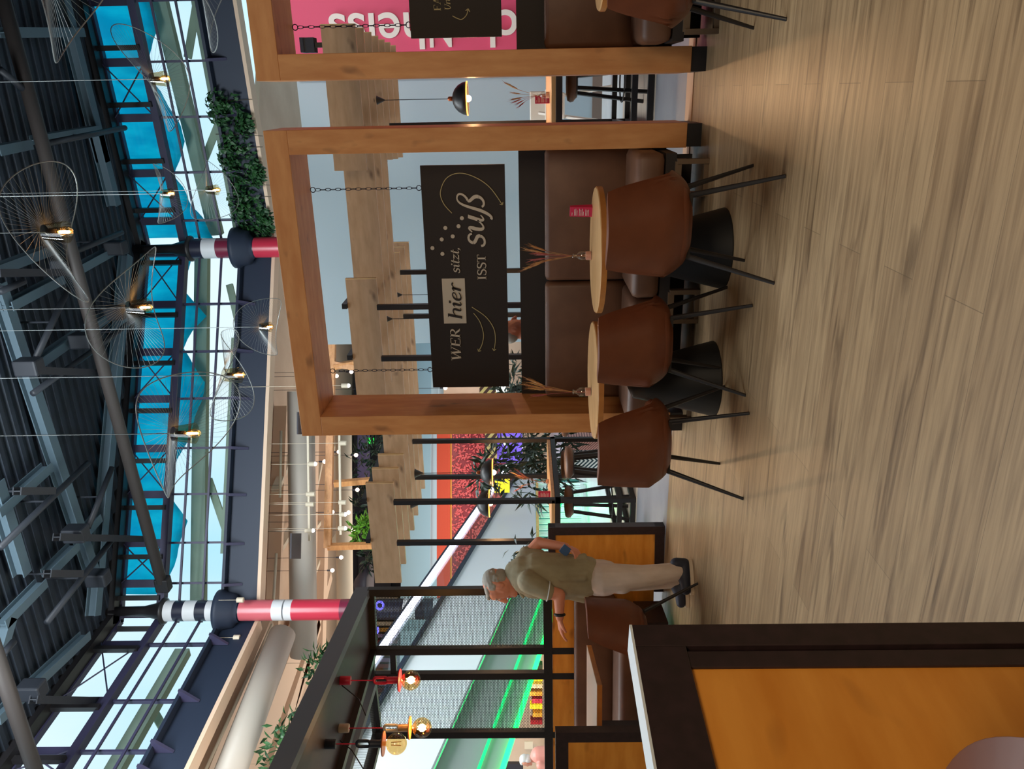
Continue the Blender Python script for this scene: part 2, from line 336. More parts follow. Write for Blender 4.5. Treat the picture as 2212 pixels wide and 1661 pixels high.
def facet(n, A, B, ys, P):
    """one side of the clerestory: A, B plan corners, fractions of the mullions along it"""
    d = (B-A); L = d.length; d.normalize(); nrm = Vector((d.y, -d.x, 0)) if Vector((d.y, -d.x, 0)).dot(Vector((0, 0, 0))-A) > 0 else Vector((-d.y, d.x, 0))
    g = MB()
    def P3(s, z, o=0): return A+d*s+nrm*o+Vector((0, 0, z))
    g.quad(P3(0, ZS), P3(L, ZS), P3(L, ZT), P3(0, ZT)); w = g.build('window_%d' % n, 'glass'); struct(w)
    ZM = ZS+(ZT-ZS)*.60
    f = MB(); f.bar(P3(0, ZS+.04, .05), P3(L, ZS+.04, .05), .14, .1); f.bar(P3(0, ZT-.02, .05), P3(L, ZT-.02, .05), .2, .16); f.build('sill_rail', 'window_frame', w)
    f = MB(); f.slab([P3(0, ZT-.04, .02), P3(L, ZT-.04, .02), P3(L, ZT-.04, .55), P3(0, ZT-.04, .55)], (0, 0, .5)); f.build('header', 'black_metal', w)
    f = MB(); f.bar(P3(0, ZM, .12), P3(L, ZM, .12), .3, .24); f.build('transom', 'window_frame', w)
    for k in (.20, .42): MB().bar(P3(0, ZS+(ZT-ZS)*k, .25), P3(L, ZS+(ZT-ZS)*k, .25), .06, .07).build('glazing_rail', 'window_frame', w)
    for s in ys:
        MB().bar(P3(s, ZS, .06), P3(s, ZM, .06), .07, .12, nrm).build('mullion', 'window_frame', w)
        MB().bar(P3(s, ZM, .06), P3(s, ZT, .06), .26, .14, nrm).build('mullion', 'window_frame', w)
        MB().bar(P3(s+.45, ZM, .3), P3(s+.45, ZT+.3, .3), .16, .16, nrm).build('post', 'black_metal', w)
    for s0, s1 in zip(ys[::2], ys[1::2]):
        MB().tube([P3(s0, ZT, .2), P3(s1, ZM, .2)], .025, 5).build('brace', 'window_frame', w)
        MB().tube([P3(s1, ZT, .2), P3(s0, ZM, .2)], .025, 5).build('brace', 'window_frame', w)
    # parapet under the glass, with brackets
    p = MB(); p.slab([P3(-.2, ZP, .1), P3(L+.2, ZP, .1), P3(L+.2, ZP, -.4), P3(-.2, ZP, -.4)], (0, 0, ZS-ZP)); p.bar(P3(0, ZS+.02, .2), P3(L, ZS+.02, .2), .34, .10); q = p.build('parapet', 'parapet', w)
    for s in [x for x in ys][::1]: MB().slab([P3(s, ZS, .12), P3(s, ZS, .55), P3(s, ZS-.12, .50), P3(s, ZS-.55, .12)], d*.09).build('bracket', 'window_frame', w)
    p = MB(); p.bar(P3(0, ZP-.05, -.1), P3(L, ZP-.05, -.1), .5, .12); q = p.build('trim_%d' % n, 'peach'); struct(q)
    return w, P3, nrm, L
wA, PA, nA, LA = facet(1, K1, KA, [.9, 2.6, 4.45, 6.2, 8.0, 9.8, 11.6, 13.2], None)
wB, PB, nB, LB = facet(2, K1, K2, [.35, 2.3, 4.05, 5.75, 7.5, 9.1, 10.75, 12.1, 13.1], None)
wC, PC, nC, LC = facet(3, K2, KC, [1.2, 3.6, 5.4, 6.2, 8.4, 10.6, 12.8, 15, 17], None)

# round columns standing at the corners of the clerestory
def column(P, name, label, bands, r=.34):
    t = thing(name, label, 'column', (P[0], P[1], 0))
    for (z0, z1, m) in bands: MB().lathe([(r, z0), (r, z1)], (P[0], P[1], 0), 32).build('band' if m != 'col_dark' else 'shaft', m, t, smooth=True, mods=[('EDGE_SPLIT', {})])
    z = bands[0][1]
    MB().lathe([(r, z), (r+.1, z+.05), (r+.1, z+.12), (r-.04, z+.2), (.17, z+.75), (.15, DZ)], (P[0], P[1], 0), 24).build('capital', 'black_metal', t, smooth=True)
    return t
K2c = K2+Vector((.55, -.15, 0)); K1c = K1+Vector((-.02, -.75, 0))
column(K2c, 'column', 'round column banded red, white and dark at the left corner of the windows', [(12.95, 13.25, 'col_white'), (12.6, 12.95, 'col_dark'), (12.2, 12.6, 'col_white'), (11.85, 12.2, 'col_dark'), (11.4, 11.85, 'col_white'), (10.75, 11.4, 'col_dark'), (10.15, 10.75, 'col_rose'), (9.65, 10.15, 'col_rose'), (9.3, 9.65, 'col_white'), (9.0, 9.25, 'col_white'), (7.4, 9.0, 'col_red'), (6.9, 7.4, 'col_plum'), (5.3, 6.9, 'col_dark'), (4.9, 5.3, 'col_white'), (4.3, 4.9, 'col_dark'), (3.9, 4.3, 'col_white'), (0, 3.9, 'col_dark')])
column(K1c, 'column', 'round red and dark column beside the ivy, above the main booth frame', [(12.6, 13.0, 'col_dark'), (12.1, 12.6, 'col_white'), (11.4, 12.1, 'col_plum'), (10.75, 11.4, 'col_dark'), (6, 10.75, 'col_red'), (0, 6, 'col_dark')], .36)
for P, s in ((K2c, .62), (K1c, .66)):
    c = MB().lathe([(.3, ZS+.1), (s+.06, ZS+.1), (s+.06, ZS-.05), (s, ZS-.1), (s-.06, ZS-.42), (.42, ZS-.5), (.37, ZS-.62)], (P[0], P[1], 0), 40, cap=False).build('trim_ledge', 'parapet', smooth=True); struct(c); c.name = 'trim_4' if P is K2c else 'trim_5'
for (x, y), D in zip([(560, 0)], [0]): pass

# steelwork below the deck: (photo pixel pairs projected onto the level each layer hangs at)
def steel(name, label, cat, segs, z, w, h, m, grp, tube=False):
    for i, (a, b) in enumerate(segs):
        A, B = on(*a, 2, z), on(*b, 2, z); q = MB()
        if tube: q.tube([A, B], w/2, 10)
        else:
            q.bar(A, B, w, .03); q.bar(A+Vector((0, 0, h)), B+Vector((0, 0, h)), w, .03); q.bar(A+Vector((0, 0, h/2)), B+Vector((0, 0, h/2)), .03, h)
        o = q.build(name, m, smooth=tube); setorigin(o, (A+B)/2); tag(o, label, cat, grp)
        if z < 14.3: c = (A+B)/2; hg = MB().tube([(0, 0, 0), (0, 0, DZ-c.z+.05)], .03, 6).build('hanger', m); hg.parent = o
steel('roof_beam', 'pale grey steel purlin running under the corrugated roof', 'beam', [((5, 612), (213, 1249)), ((145, 0), (232, 350)), ((217, 285), (256, 444)), ((281, 552), (211, 1330)), ((0, 1040), (60, 1240))], 14.7, .34, .3, 'pale_steel', 'pale purlins under the roof')
steel('roof_beam', 'pale slanted steel rafter of the roof truss', 'beam', [((27, 662), (139, 603)), ((165, 588), (263, 534)), ((82, 791), (183, 719)), ((204, 708), (253, 673)), ((0, 1109), (114, 1008)), ((112, 1238), (171, 1179)), ((194, 1147), (219, 1118)), ((13, 1350), (101, 1259)), ((0, 584), (116, 540)), ((88, 303), (217, 280)), ((0, 326), (70, 312)), ((23, 70), (183, 70)), ((0, 1556), (195, 1372)), ((0, 1440), (30, 1335))], 14.6, .26, .3, 'pale_steel', 'slanted truss rafters')
steel('truss_rod', 'dark round truss tube slanting below the roof', 'beam', [((147, 624), (78, 772)), ((160, 544), (263, 502)), ((219, 744), (287, 691)), ((71, 850), (196, 761)), ((0, 630), (52, 608)), ((0, 1183), (190, 1000)), ((101, 1345), (242, 1166)), ((242, 1010), (190, 1140)), ((0, 150), (60, 200)), ((100, 310), (270, 276)), ((0, 1420), (30, 1385))], 14.1, .17, .2, 'dark_steel', 'dark truss tubes', True)
steel('truss_post', 'dark steel strut joining truss nodes', 'beam', [((79, 800), (210, 805)), ((130, 1160), (310, 1164)), ((110, 1239), (180, 1239)), ((0, 590), (150, 588)), ((45, 1061), (120, 1060)), ((80, 1511), (235, 1514))], 13.9, .2, .2, 'dark_steel', 'level truss struts')
for i, (x, y, z) in enumerate([(78, 792, 14), (178, 1152, 14), (225, 1248, 14), (155, 575, 14), (192, 735, 14), (263, 535, 14.2), (262, 675, 14.2), (85, 1490, 14)]):
    p = on(x, y, 2, z); o = MB().box(p.x-.22, p.y-.22, z-.12, p.x+.22, p.y+.22, z+.5).build('truss_node', 'dark_steel', bevel=.05); setorigin(o, p); tag(o, 'dark steel node plate where roof truss members meet', 'bracket', 'truss node plates')
g = thing('girder', 'long brown-grey round girder crossing below the roof to the left column', 'beam', (-6, 21.3, 13.8))
MB().tube([Vector((-15.05, 21.3, 13.35)), Vector((-4.76, 21.3, 13.83)), Vector((4.5, 21.3, 14.25))], .18, 16).build('tube', 'tube_steel', g, smooth=True)
MB().box(-15.4, 21.15, 13.1, -14.9, 21.5, 13.55).build('end_bracket', 'black_metal', g, bevel=.04)
# second girder, further left and nearer
a, b = on(0, 1440, 2, 13.6), on(75, 1661, 2, 13.6)
o = MB().tube([a+(a-b)*.6, b+(b-a)*.3], .18, 14).build('girder', 'tube_steel', smooth=True); setorigin(o, (a+b)/2); tag(o, 'round girder in the far left corner of the roof', 'beam')

# outside: blue tarpaulin and weathered beams beyond the glass
def tarp(n, P3, s0, s1, zt, prof, label):
    k = 40; b = MB(); vs = []; fs = []
    for i in range(k+1):
        s = s0+(s1-s0)*i/k; f = i/k*(len(prof)-1); j = min(int(f), len(prof)-2); zb = prof[j]+(prof[j+1]-prof[j])*(f-j)
        for t in range(9):
            z = zt+(zb-zt)*t/8; vs.append(P3(s, z, -.5-.10*math.sin(i*1.3+t*.5)-.16*math.sin(i*.41)*t/8))
    for i in range(k):
        for t in range(8): a = i*9+t; fs.append((a, a+1, a+10, a+9))
    b.add(vs, fs); o = b.build('tarpaulin', 'tarp', smooth=True, mods=[('SOLIDIFY', {'thickness': .01})]); setorigin(o, P3((s0+s1)/2, zt, -.5)); tag(o, label, 'tarpaulin', 'blue tarpaulins outside')
tarp(1, PA, .1, 9.4, ZT+.7, [12.7, 13.3, 13.6, 13.0, 13.4, 13.9, 13.2, 13.3, 14.2], 'creased blue tarpaulin outside the windows right of the ivy column')
tarp(2, PB, .1, 12.5, ZT+.7, [13.4, 14.0, 12.9, 13.6, 12.8, 13.1, 13.4, 13.9, 13.2, 13.5, 13.8], 'creased blue tarpaulin outside the windows left of the ivy column')
for (P3, s0, s1, z0, z1, lab) in ((PA, 0, 13, 12.9, 13.5, 'weathered grey timber beam outside behind the right tarpaulin'), (PB, 0, 13, 13.5, 12.9, 'weathered grey timber beam outside behind the middle tarpaulin'), (PC, 0, 14, 13.1, 13.1, 'weathered grey timber beam outside the left windows')):
    o = MB().bar(P3(s0, z0, -1.3), P3(s1, z1, -1.3), .3, .5).build('outside_beam', 'outside_beam'); setorigin(o, P3((s0+s1)/2, z0, -1.3)); tag(o, lab, 'beam')
for i, (P3, s, z0, s2, z2) in enumerate(((PA, 5.0, 11.6, 2.4, 13.2), (PA, 9.5, 11.6, 6.2, 12.9), (PA, 5.6, 11.62, 10, 12.0), (PB, 1, 12.6, 4.6, 11.6), (PB, 8.5, 13, 12, 11.6), (PC, 2, 13.4, 4, 11.6), (PC, 7, 13.6, 8, 11.6))):
    o = MB().bar(P3(s, z0, -1.8), P3(s2, z2, -1.8), .10, .26).build('scaffold_brace', 'outside_beam'); setorigin(o, P3(s, z0, -1.8)); tag(o, 'slanting grey brace seen outside through the lower panes', 'beam', 'braces outside the glass')
for i, (P3, s) in enumerate(((PA, 3.3), (PB, 6.2), (PC, 4.6))):
    o = MB().bar(P3(s-4*(i == 0)-3, 12.1, -1.5), P3(s+5, 12.1, -1.5), .16, .34).build('outside_rail', 'outside_beam'); setorigin(o, P3(s, 12.1, -1.5)); tag(o, 'level grey rail outside the lower panes, ' + ('right facade' if i == 0 else 'middle facade' if i == 1 else 'left facade'), 'rail')

# ================================================================ mall beyond: soffit, ducts, storey fascia, shops
dB = (K2-K1).normalized(); nBack = Vector((-dB.y, dB.x, 0)); nBack = nBack if nBack.y > 0 else -nBack
def QB(s, t, z): return K1+dB*s+nBack*t+Vector((0, 0, z))       # s along the facade to the left, t behind it
struct(MB().slab([QB(-16, .3, ZP+.9), QB(40, .3, ZP+.9), QB(40, 20, ZP+.9), QB(-16, 20, ZP+.9)], (0, 0, .2)).build('ceiling_mall', 'peach_wall'))
struct(MB().slab([(-17.3, 21, ZP+.9), (-30, 21, ZP+.9), (-30, 2, ZP+.9), (-17.3, 2, ZP+.9)], (0, 0, .2)).build('ceiling_side', 'peach_wall'))
def longbar(name, label, cat, a, b, z, w, h, m, grp=None, rd=False, ext=.0):
    A, B = on(*a, 2, z), on(*b, 2, z); d = (B-A)*ext; A, B = A-d, B+d; q = MB()
    if rd: q.tube([A, B], w/2, 16)
    else: q.bar(A, B, w, h)
    o = q.build(name, m, smooth=rd); setorigin(o, (A+B)/2); return tag(o, label, cat, grp)
longbar('duct', 'big round grey air duct running level behind the parapet, middle bay', 'duct', (651, 940), (655, 1320), 9.6, 1.0, 1, 'duct', None, True, .25)
longbar('duct', 'big round grey air duct running past the left corner column', 'duct', (598, 1402), (500, 1661), 9.6, .9, 1, 'duct', None, True, .15)
longbar('duct', 'narrow cream air duct low over the string lights', 'duct', (742, 940), (745, 1290), 9.0, .7, 1, 'cream', None, True, .2)
for i, (a, b, z, w, lab) in enumerate((((672, 940), (665, 1320), 10.7, .8, 'peach ceiling beam right below the big round duct'), ((700, 945), (690, 1330), 10.7, .6, 'peach ceiling beam behind the timber garland frame'), ((605, 950), (590, 1330), 10.9, .25, 'thin peach ceiling beam right behind the parapet'), ((638, 1385), (535, 1661), 10.7, 1.25, 'wide peach ceiling beam beside the left round duct'), ((665, 1390), (575, 1661), 10.7, .7, 'peach ceiling beam above the left plants'), ((690, 1300), (592, 1661), 10.7, .45, 'slim peach beam carrying spotlights at the far left'), ((556, 1385), (440, 1661), 10.8, .4, 'peach edge beam following the left parapet'))):
    longbar('ceiling_beam', lab, 'beam', a, b, z, w, .5, 'peach', None, False, .2)
longbar('pipe', 'white sprinkler pipe with clamps along the left parapet', 'pipe', (568, 1392), (445, 1661), 10.25, .10, 1, 'cream', None, True, .2)
longbar('pipe', 'thin white sprinkler pipe behind the middle parapet', 'pipe', (607, 930), (605, 1075), 10.25, .10, 1, 'cream', None, True)
longbar('pipe', 'thin white sprinkler pipe left of the middle bay', 'pipe', (597, 1195), (590, 1310), 10.25, .10, 1, 'cream', None, True)
for i, (a, b) in enumerate((((625, 985), (595, 1060)), ((650, 1110), (600, 1190)), ((690, 1000), (672, 1090)), ((708, 1100), (672, 1150)), ((705, 1160), (665, 1265)), ((720, 960), (700, 1010)), ((585, 1360), (580, 1430)), ((735, 1150), (716, 1180)))):
    longbar('ceiling_strut', 'slanted pale strut of the peach mall ceiling', 'beam', a, b, 10.8, .18, .3, 'cream', 'slanted struts in the peach ceiling')
o = MB().slab([on(x, y, 2, 9.05) for x, y in ((627, 1152), (648, 1152), (647, 1207), (626, 1207))], (0, 0, -.05)).build('vent_panel', 'mall_dark'); setorigin(o, on(637, 1180, 2, 9.05)); tag(o, 'dark brown rectangular grille under the round duct', 'vent')
o = MB().slab([on(x, y, 2, 9.0) for x, y in ((641, 890), (651, 890), (651, 938), (641, 938))], (0, 0, -.05)).build('vent_panel', 'mall_dark'); setorigin(o, on(646, 915, 2, 9.0)); tag(o, 'dark grille peeking above the main booth frame corner', 'vent')
TF = 12.5   # storey fascia and shops behind it
struct(MB().slab([QB(-14, TF, 6.05), QB(30, TF, 6.05), QB(30, TF+6, 6.05), QB(-14, TF+6, 6.05)], (0, 0, 1.45)).build('wall_fascia', 'fascia_blue'))
struct(MB().slab([QB(-14, TF+5, 7.4), QB(34, TF+5, 7.4), QB(34, TF+5.3, 7.4), QB(-14, TF+5.3, 7.4)], (0, 0, 4)).build('wall_upper', 'mall_dark'))
struct(MB().slab([QB(-14, TF+6, 0), QB(34, TF+6, 0), QB(34, TF+6.3, 0), QB(-14, TF+6.3, 0)], (0, 0, 6.2)).build('wall_lower', 'peach_wall'))
struct(MB().slab([QB(34, -3, 0), QB(34, TF+6, 0), QB(34.3, TF+6, 0), QB(34.3, -3, 0)], (0, 0, 11.3)).build('wall_far_left', 'peach_wall'))
def PF(x, y, t=TF): return onP(x, y, QB(0, t, 0), nBack)
def panel(name, label, cat, m, x0, y0, x1, y1, t=TF+4.8, th=.12, grp=None, noset=False):
    o = MB().slab([PF(x0, y0, t), PF(x1, y0, t), PF(x1, y1, t), PF(x0, y1, t)], -nBack*th).build(name, m); setorigin(o, PF((x0+x1)/2, (y0+y1)/2, t)); return tag(o, label, cat, grp)
panel('storefront', 'lilac shop front high behind the string lights', 'shop front', 'mall_purple', 773, 735, 800, 1040)
panel('awning', 'dark awning strip between lilac shop and cream duct', 'awning', 'mall_dark', 765, 735, 772, 1060, TF+4.4)
panel('sign', 'green lit exit sign with white marks beside the upper plants', 'sign', 'sign_green', 794, 946, 808, 960, TF+3.5)
panel('sign', 'cyan lit exit sign at the left end of the booth boards', 'sign', 'sign_cyan', 777, 850, 820, 858, TF+3.5)
panel('screen', 'dark screen with white squares beside the green sign', 'screen', 'navy', 812, 942, 830, 985, TF+3.5)
panel('storefront', 'dark upper shop front behind the steel pergola mesh', 'shop front', 'mall_dark', 775, 1180, 845, 1661, TF+4.4)
for i, y in enumerate(range(1290, 1661, 13)): panel('goods_rack', 'cream rack of goods in the upper shop behind the mesh', 'rack', ('cream', 'gold', 'mall_purple', 'red_wall')[i % 4], 812+(i*7) % 9, y, 860, y+8, TF+4.1, .2, 'racks in the upper shop')
def letters(names, name, label, xs, y, gap, t, m):
    pass
# red hall below the storey fascia
panel('red_wall_panel', 'large red leaf-patterned feature wall beyond the moving walkway', 'wall panel', 'red_wall', 960, 860, 1115, 1430, TF+5.9, .2)
b = MB()
for i in range(2800):
    y = rnd.uniform(860, 1430); x = rnd.uniform(975, 1100); p = PF(x, y, TF+5.6); a = rnd.uniform(0, 2*PI); d = dB*math.cos(a)+Vector((0, 0, math.sin(a)))
    b.leaf(p, d, rnd.uniform(.14, .30), .10, -nBack+Vector((rnd.uniform(-.6, .6), 0, rnd.uniform(-.6, .6))))
o = b.build('wall_leaves', 'red_leaf'); tag(o, 'hundreds of small glossy red leaves covering the feature wall', 'decoration', kind='stuff')
panel('orange_soffit', 'bright orange soffit band above the red leaf wall', 'ceiling panel', 'orange_ceiling', 945, 900, 972, 1300, TF+.7, .3)
panel('gold_rail', 'thin gold rail between orange soffit and red leaf wall', 'rail', 'gold', 973, 870, 976, 1250, TF+.7, .1)
area('red_hall_light', QB(6, TF+3, 5.9), QB(6, TF+5.5, 3.4), 16, 1, 300, (1, .8, .72))
area('white_fascia_light', QB(10, 3, 5.5), QB(9, TF, 6.8), 20, .5, 40, (.88, .96, 1))
panel('striped_panel', 'tan and brown diagonal striped panel left of the main booth post', 'panel', 'zigzag_tan', 1048, 935, 1074, 990, 4, .1)
panel('striped_panel', 'tan and brown diagonal striped panel between sign and main booth post', 'panel', 'zigzag_tan', 1036, 830, 1074, 875, 4, .1)
panel('shop_counter', 'purple lit shop counter behind the big plant', 'counter', 'purple_lit', 1074, 875, 1128, 1000, 4.5, .3)
panel('yellow_panel', 'glowing yellow panel behind the leaves', 'panel', 'yellow_lit', 1068, 1025, 1101, 1064, 3.6, .1)
for i, y in enumerate((880, 893, 906, 944, 957, 970, 984)): panel('goods_rack', 'small bright goods stand on the purple counter', 'rack', ('cream', 'sign_white', 'gold')[i % 3], 1080+(i % 3)*8, y, 1096+(i % 2)*10, y+5, 4.2, .2, 'goods on the purple counter')
# travelator (moving walkway) with white cladding and lit handrail
tv = Vector((-.156, .988, 0)).normalized(); tn = Vector((tv.y, -tv.x, 0)); T0 = Vector((-14.33, 18.05, 0))
def PT(x, y, off=0): return onP(x, y, T0-tn*off, tn)
t = thing('moving_walkway', 'white clad inclined moving walkway with white lit handrail and green light strips', 'escalator', (-14.33, 18.05, 0))
L1 = lambda y: 1042-.70*(y-1079); L2 = lambda y: 1084-.604*(y-1079); L3 = lambda y: 1075.3-.447*(y-1350); G1 = lambda y: 1186-.323*(y-1350); G2 = lambda y: 1148-.367*(y-1350)
ya, yb = 960, 1760
MB().slab([PT(L2(ya), ya), PT(L2(yb), yb), PT(L3(yb), yb), PT(1160, 1160), PT(1160, ya)], tn*-.08).build('side_cladding', 'clad_white', t)
MB().bar(PT(L2(ya), ya, -.05), PT(L2(yb), yb, -.05), .12, .10).build('edge_rail', 'navy', t)
MB().slab([PT(L1(ya)+3, ya), PT(L1(yb)+3, yb), PT(L2(yb), yb), PT(L2(ya), ya)], tn*-.02).build('balustrade', 'balustrade_glass', t)
MB().bar(PT(L1(ya), ya, -.02), PT(L1(yb), yb, -.02), .10, .14).build('handrail', 'navy', t)
q = MB(); A, B = PT(L1(ya)+5, ya, -.05), PT(L1(yb)+9, yb, -.05); q.bar(A, B, .06, .20); q.build('handrail_light', 'led_white', t)
MB().slab([PT(1165, 1160, .2), PT(L3(yb), yb, .2), PT(G1(yb), yb, .2), PT(1245, 1160, .2)], tn*-.1).build('lower_cladding', 'grey_panel', t)
MB().slab([PT(1160, 1160), PT(L3(yb), yb), PT(L3(yb), yb, .25), PT(1160, 1160, .25)], Vector((0, 0, .05))).build('underside', 'grey_panel', t)
MB().bar(PT(L3(1180)+1, 1180, .05), PT(L3(yb)+1, yb, .05), .03, .03).build('green_light_strip', 'led_green_soft', t)
for f, w, m in ((G1, .10, 'led_green'), (G2, .055, 'led_green_soft')):
    MB().bar(PT(f(1180), 1180, .14), PT(f(yb), yb, .14), w, w).build('green_light_strip', m, t)
P = PT(1150, 1450, -1.2); 
for yy, e in ((1250, 10), (1400, 12), (1550, 10)): P = PT(G1(yy)+6, yy, -.6); point('green_glow', P, e, (.05, 1, .2), .2)
# white wall block behind the bar (end of the food hall) and pink bakery wall
w1 = MB(); w1.box(-3.83, 11.9, 0, 9, 12.1, 4.42); struct(w1.build('wall_white', 'wall_pale'))
struct(MB().box(-3.83, 11.87, 0, 9, 11.9, .14).build('baseboard_back', 'base_brown'))
pk = thing('pink_sign_wall', 'pink wall panel with big white upright lettering ...ch heiss', 'wall panel', (2, 11.5, 0))
MB().box(.30, 11.5, 0, 4.5, 11.6, 4.40).build('panel', 'pink_wall', pk)
# ================================================================ booths in front
YF = 5.25
def booth(x0, x1, label, glabel):
    t = thing('timber_booth', label, 'frame', (x0, YF, 0))
    w = .155; zt = 2.862; d0, d1 = YF, YF+.44
    MB().box(x0, d0, .095, x0+w, d1, zt-w).build('post', 'oak_frame', t, bevel=.003)
    MB().box(x1-w, d0, .095, x1, d1, zt-w).build('post', 'oak_frame', t, bevel=.003)
    MB().box(x0, d0, zt-w, x1, d1, zt).build('lintel', 'oak_beam', t, bevel=.003)
    MB().box(x0+.005, d0+.005, 0, x0+w-.005, d1-.005, .095).build('plinth', 'black_metal', t)
    MB().box(x1-w+.005, d0+.005, 0, x1-.005, d1-.005, .095).build('plinth', 'black_metal', t)
    b = thing('booth_bench', glabel, 'bench', ((x0+x1)/2, 5.3, 0)); xa, xb = x0+w+.004, x1-w-.004; xm = (xa+xb)/2-.01
    MB().box(xa, 5.66, .15, xb, 5.70, 1.197).build('back_board', 'black_board', b)
    for p, q in ((xa+.008, xm-.006), (xm+.006, xb-.008)):
        MB().box(p, 5.53, .40, q, 5.655, 1.012).build('backrest', 'bench_leather', b, bevel=.035, smooth=True)
    MB().box(xa+.004, 4.98, .27, xm-.006, 5.52, .455).build('seat', 'bench_leather', b, bevel=.045, smooth=True)
    MB().box(xm+.006, 4.98, .27, xb-.004, 5.52, .455).build('seat', 'bench_leather', b, bevel=.045, smooth=True)
    MB().box(xa+.01, 5.0, .20, xb-.01, 5.52, .268).build('seat_frame', 'black_board', b)
    MB().box(xa+.05, 5.40, .02, xb-.05, 5.43, .20).build('skirt', 'black_board', b)
    for x in (xa+.16, xm-.05, xb-.16):
        q = MB(); q.bar((x-.10, 5.0, .19), (x+.10, 5.0, .19), .03, .04); q.bar((x-.10, 5.0, 0), (x-.10, 5.0, .2), .05, .03); q.bar((x+.10, 5.0, 0), (x+.10, 5.0, .2), .05, .03); q.bar((x-.10, 5.0, .015), (x+.10, 5.0, .015), .03, .03); q.build('leg', 'steel_brown', b)
    return t
booth(-2.412, -.218, 'oak booth frame holding the large black sign with hanging chains', 'brown leather bench with tall back inside the main oak booth')
booth(.083, 2.28, 'oak booth frame cut by the photo top edge, before the pink wall', 'brown leather bench inside the booth at the photo top edge')

# ---- drawn lettering: strokes (x, y, width) in a serif italic / roman
def ribbon(b, pts, y0, th, T):
    P = [Vector((p[0], p[1])) for p in pts]; n = len(P); Ls = []; Rs = []
    for i in range(n):
        d = (P[min(i+1, n-1)]-P[max(i-1, 0)]); d = d.normalized() if d.length else Vector((1, 0)); nn = Vector((-d.y, d.x)); w = pts[i][2]/2
        Ls.append(P[i]+nn*w); Rs.append(P[i]-nn*w)
    k = len(b.v)
    for q in Ls+Rs: x, z = T(q.x, q.y); b.v.append((x, y0, z))
    for q in Ls+Rs: x, z = T(q.x, q.y); b.v.append((x, y0-th, z))
    for i in range(n-1):
        b.f.append((k+i, k+i+1, k+n+i+1, k+n+i)); b.f.append((k+2*n+i, k+3*n+i, k+3*n+i+1, k+2*n+i+1))
        b.f.append((k+i, k+2*n+i, k+2*n+i+1, k+i+1)); b.f.append((k+n+i, k+n+i+1, k+3*n+i+1, k+3*n+i))
    for a in (0, n-1): b.f.append((k+a, k+n+a, k+3*n+a, k+2*n+a))
def cur(p0, p1, p2, p3, w0, w1, n=8, wm=None):
    out = []
    for i in range(n+1):
        t = i/n; c = [(1-t)**3, 3*t*(1-t)**2, 3*t*t*(1-t), t**3]
        w = w0+(w1-w0)*t if wm is None else (w0*(1-t)**2+2*wm*t*(1-t)*1.2+w1*t*t)
        out.append((sum(a*b for a, b in zip(c, (p0[0], p1[0], p2[0], p3[0]))), sum(a*b for a, b in zip(c, (p0[1], p1[1], p2[1], p3[1]))), w))
    return out
TK, TH = .155, .05
def ln(a, b, w=TK): return [(a[0], a[1], w), (b[0], b[1], w)]
def ser(x, y, w=.16): return [(x-w, y, .045), (x+w, y, .045)]
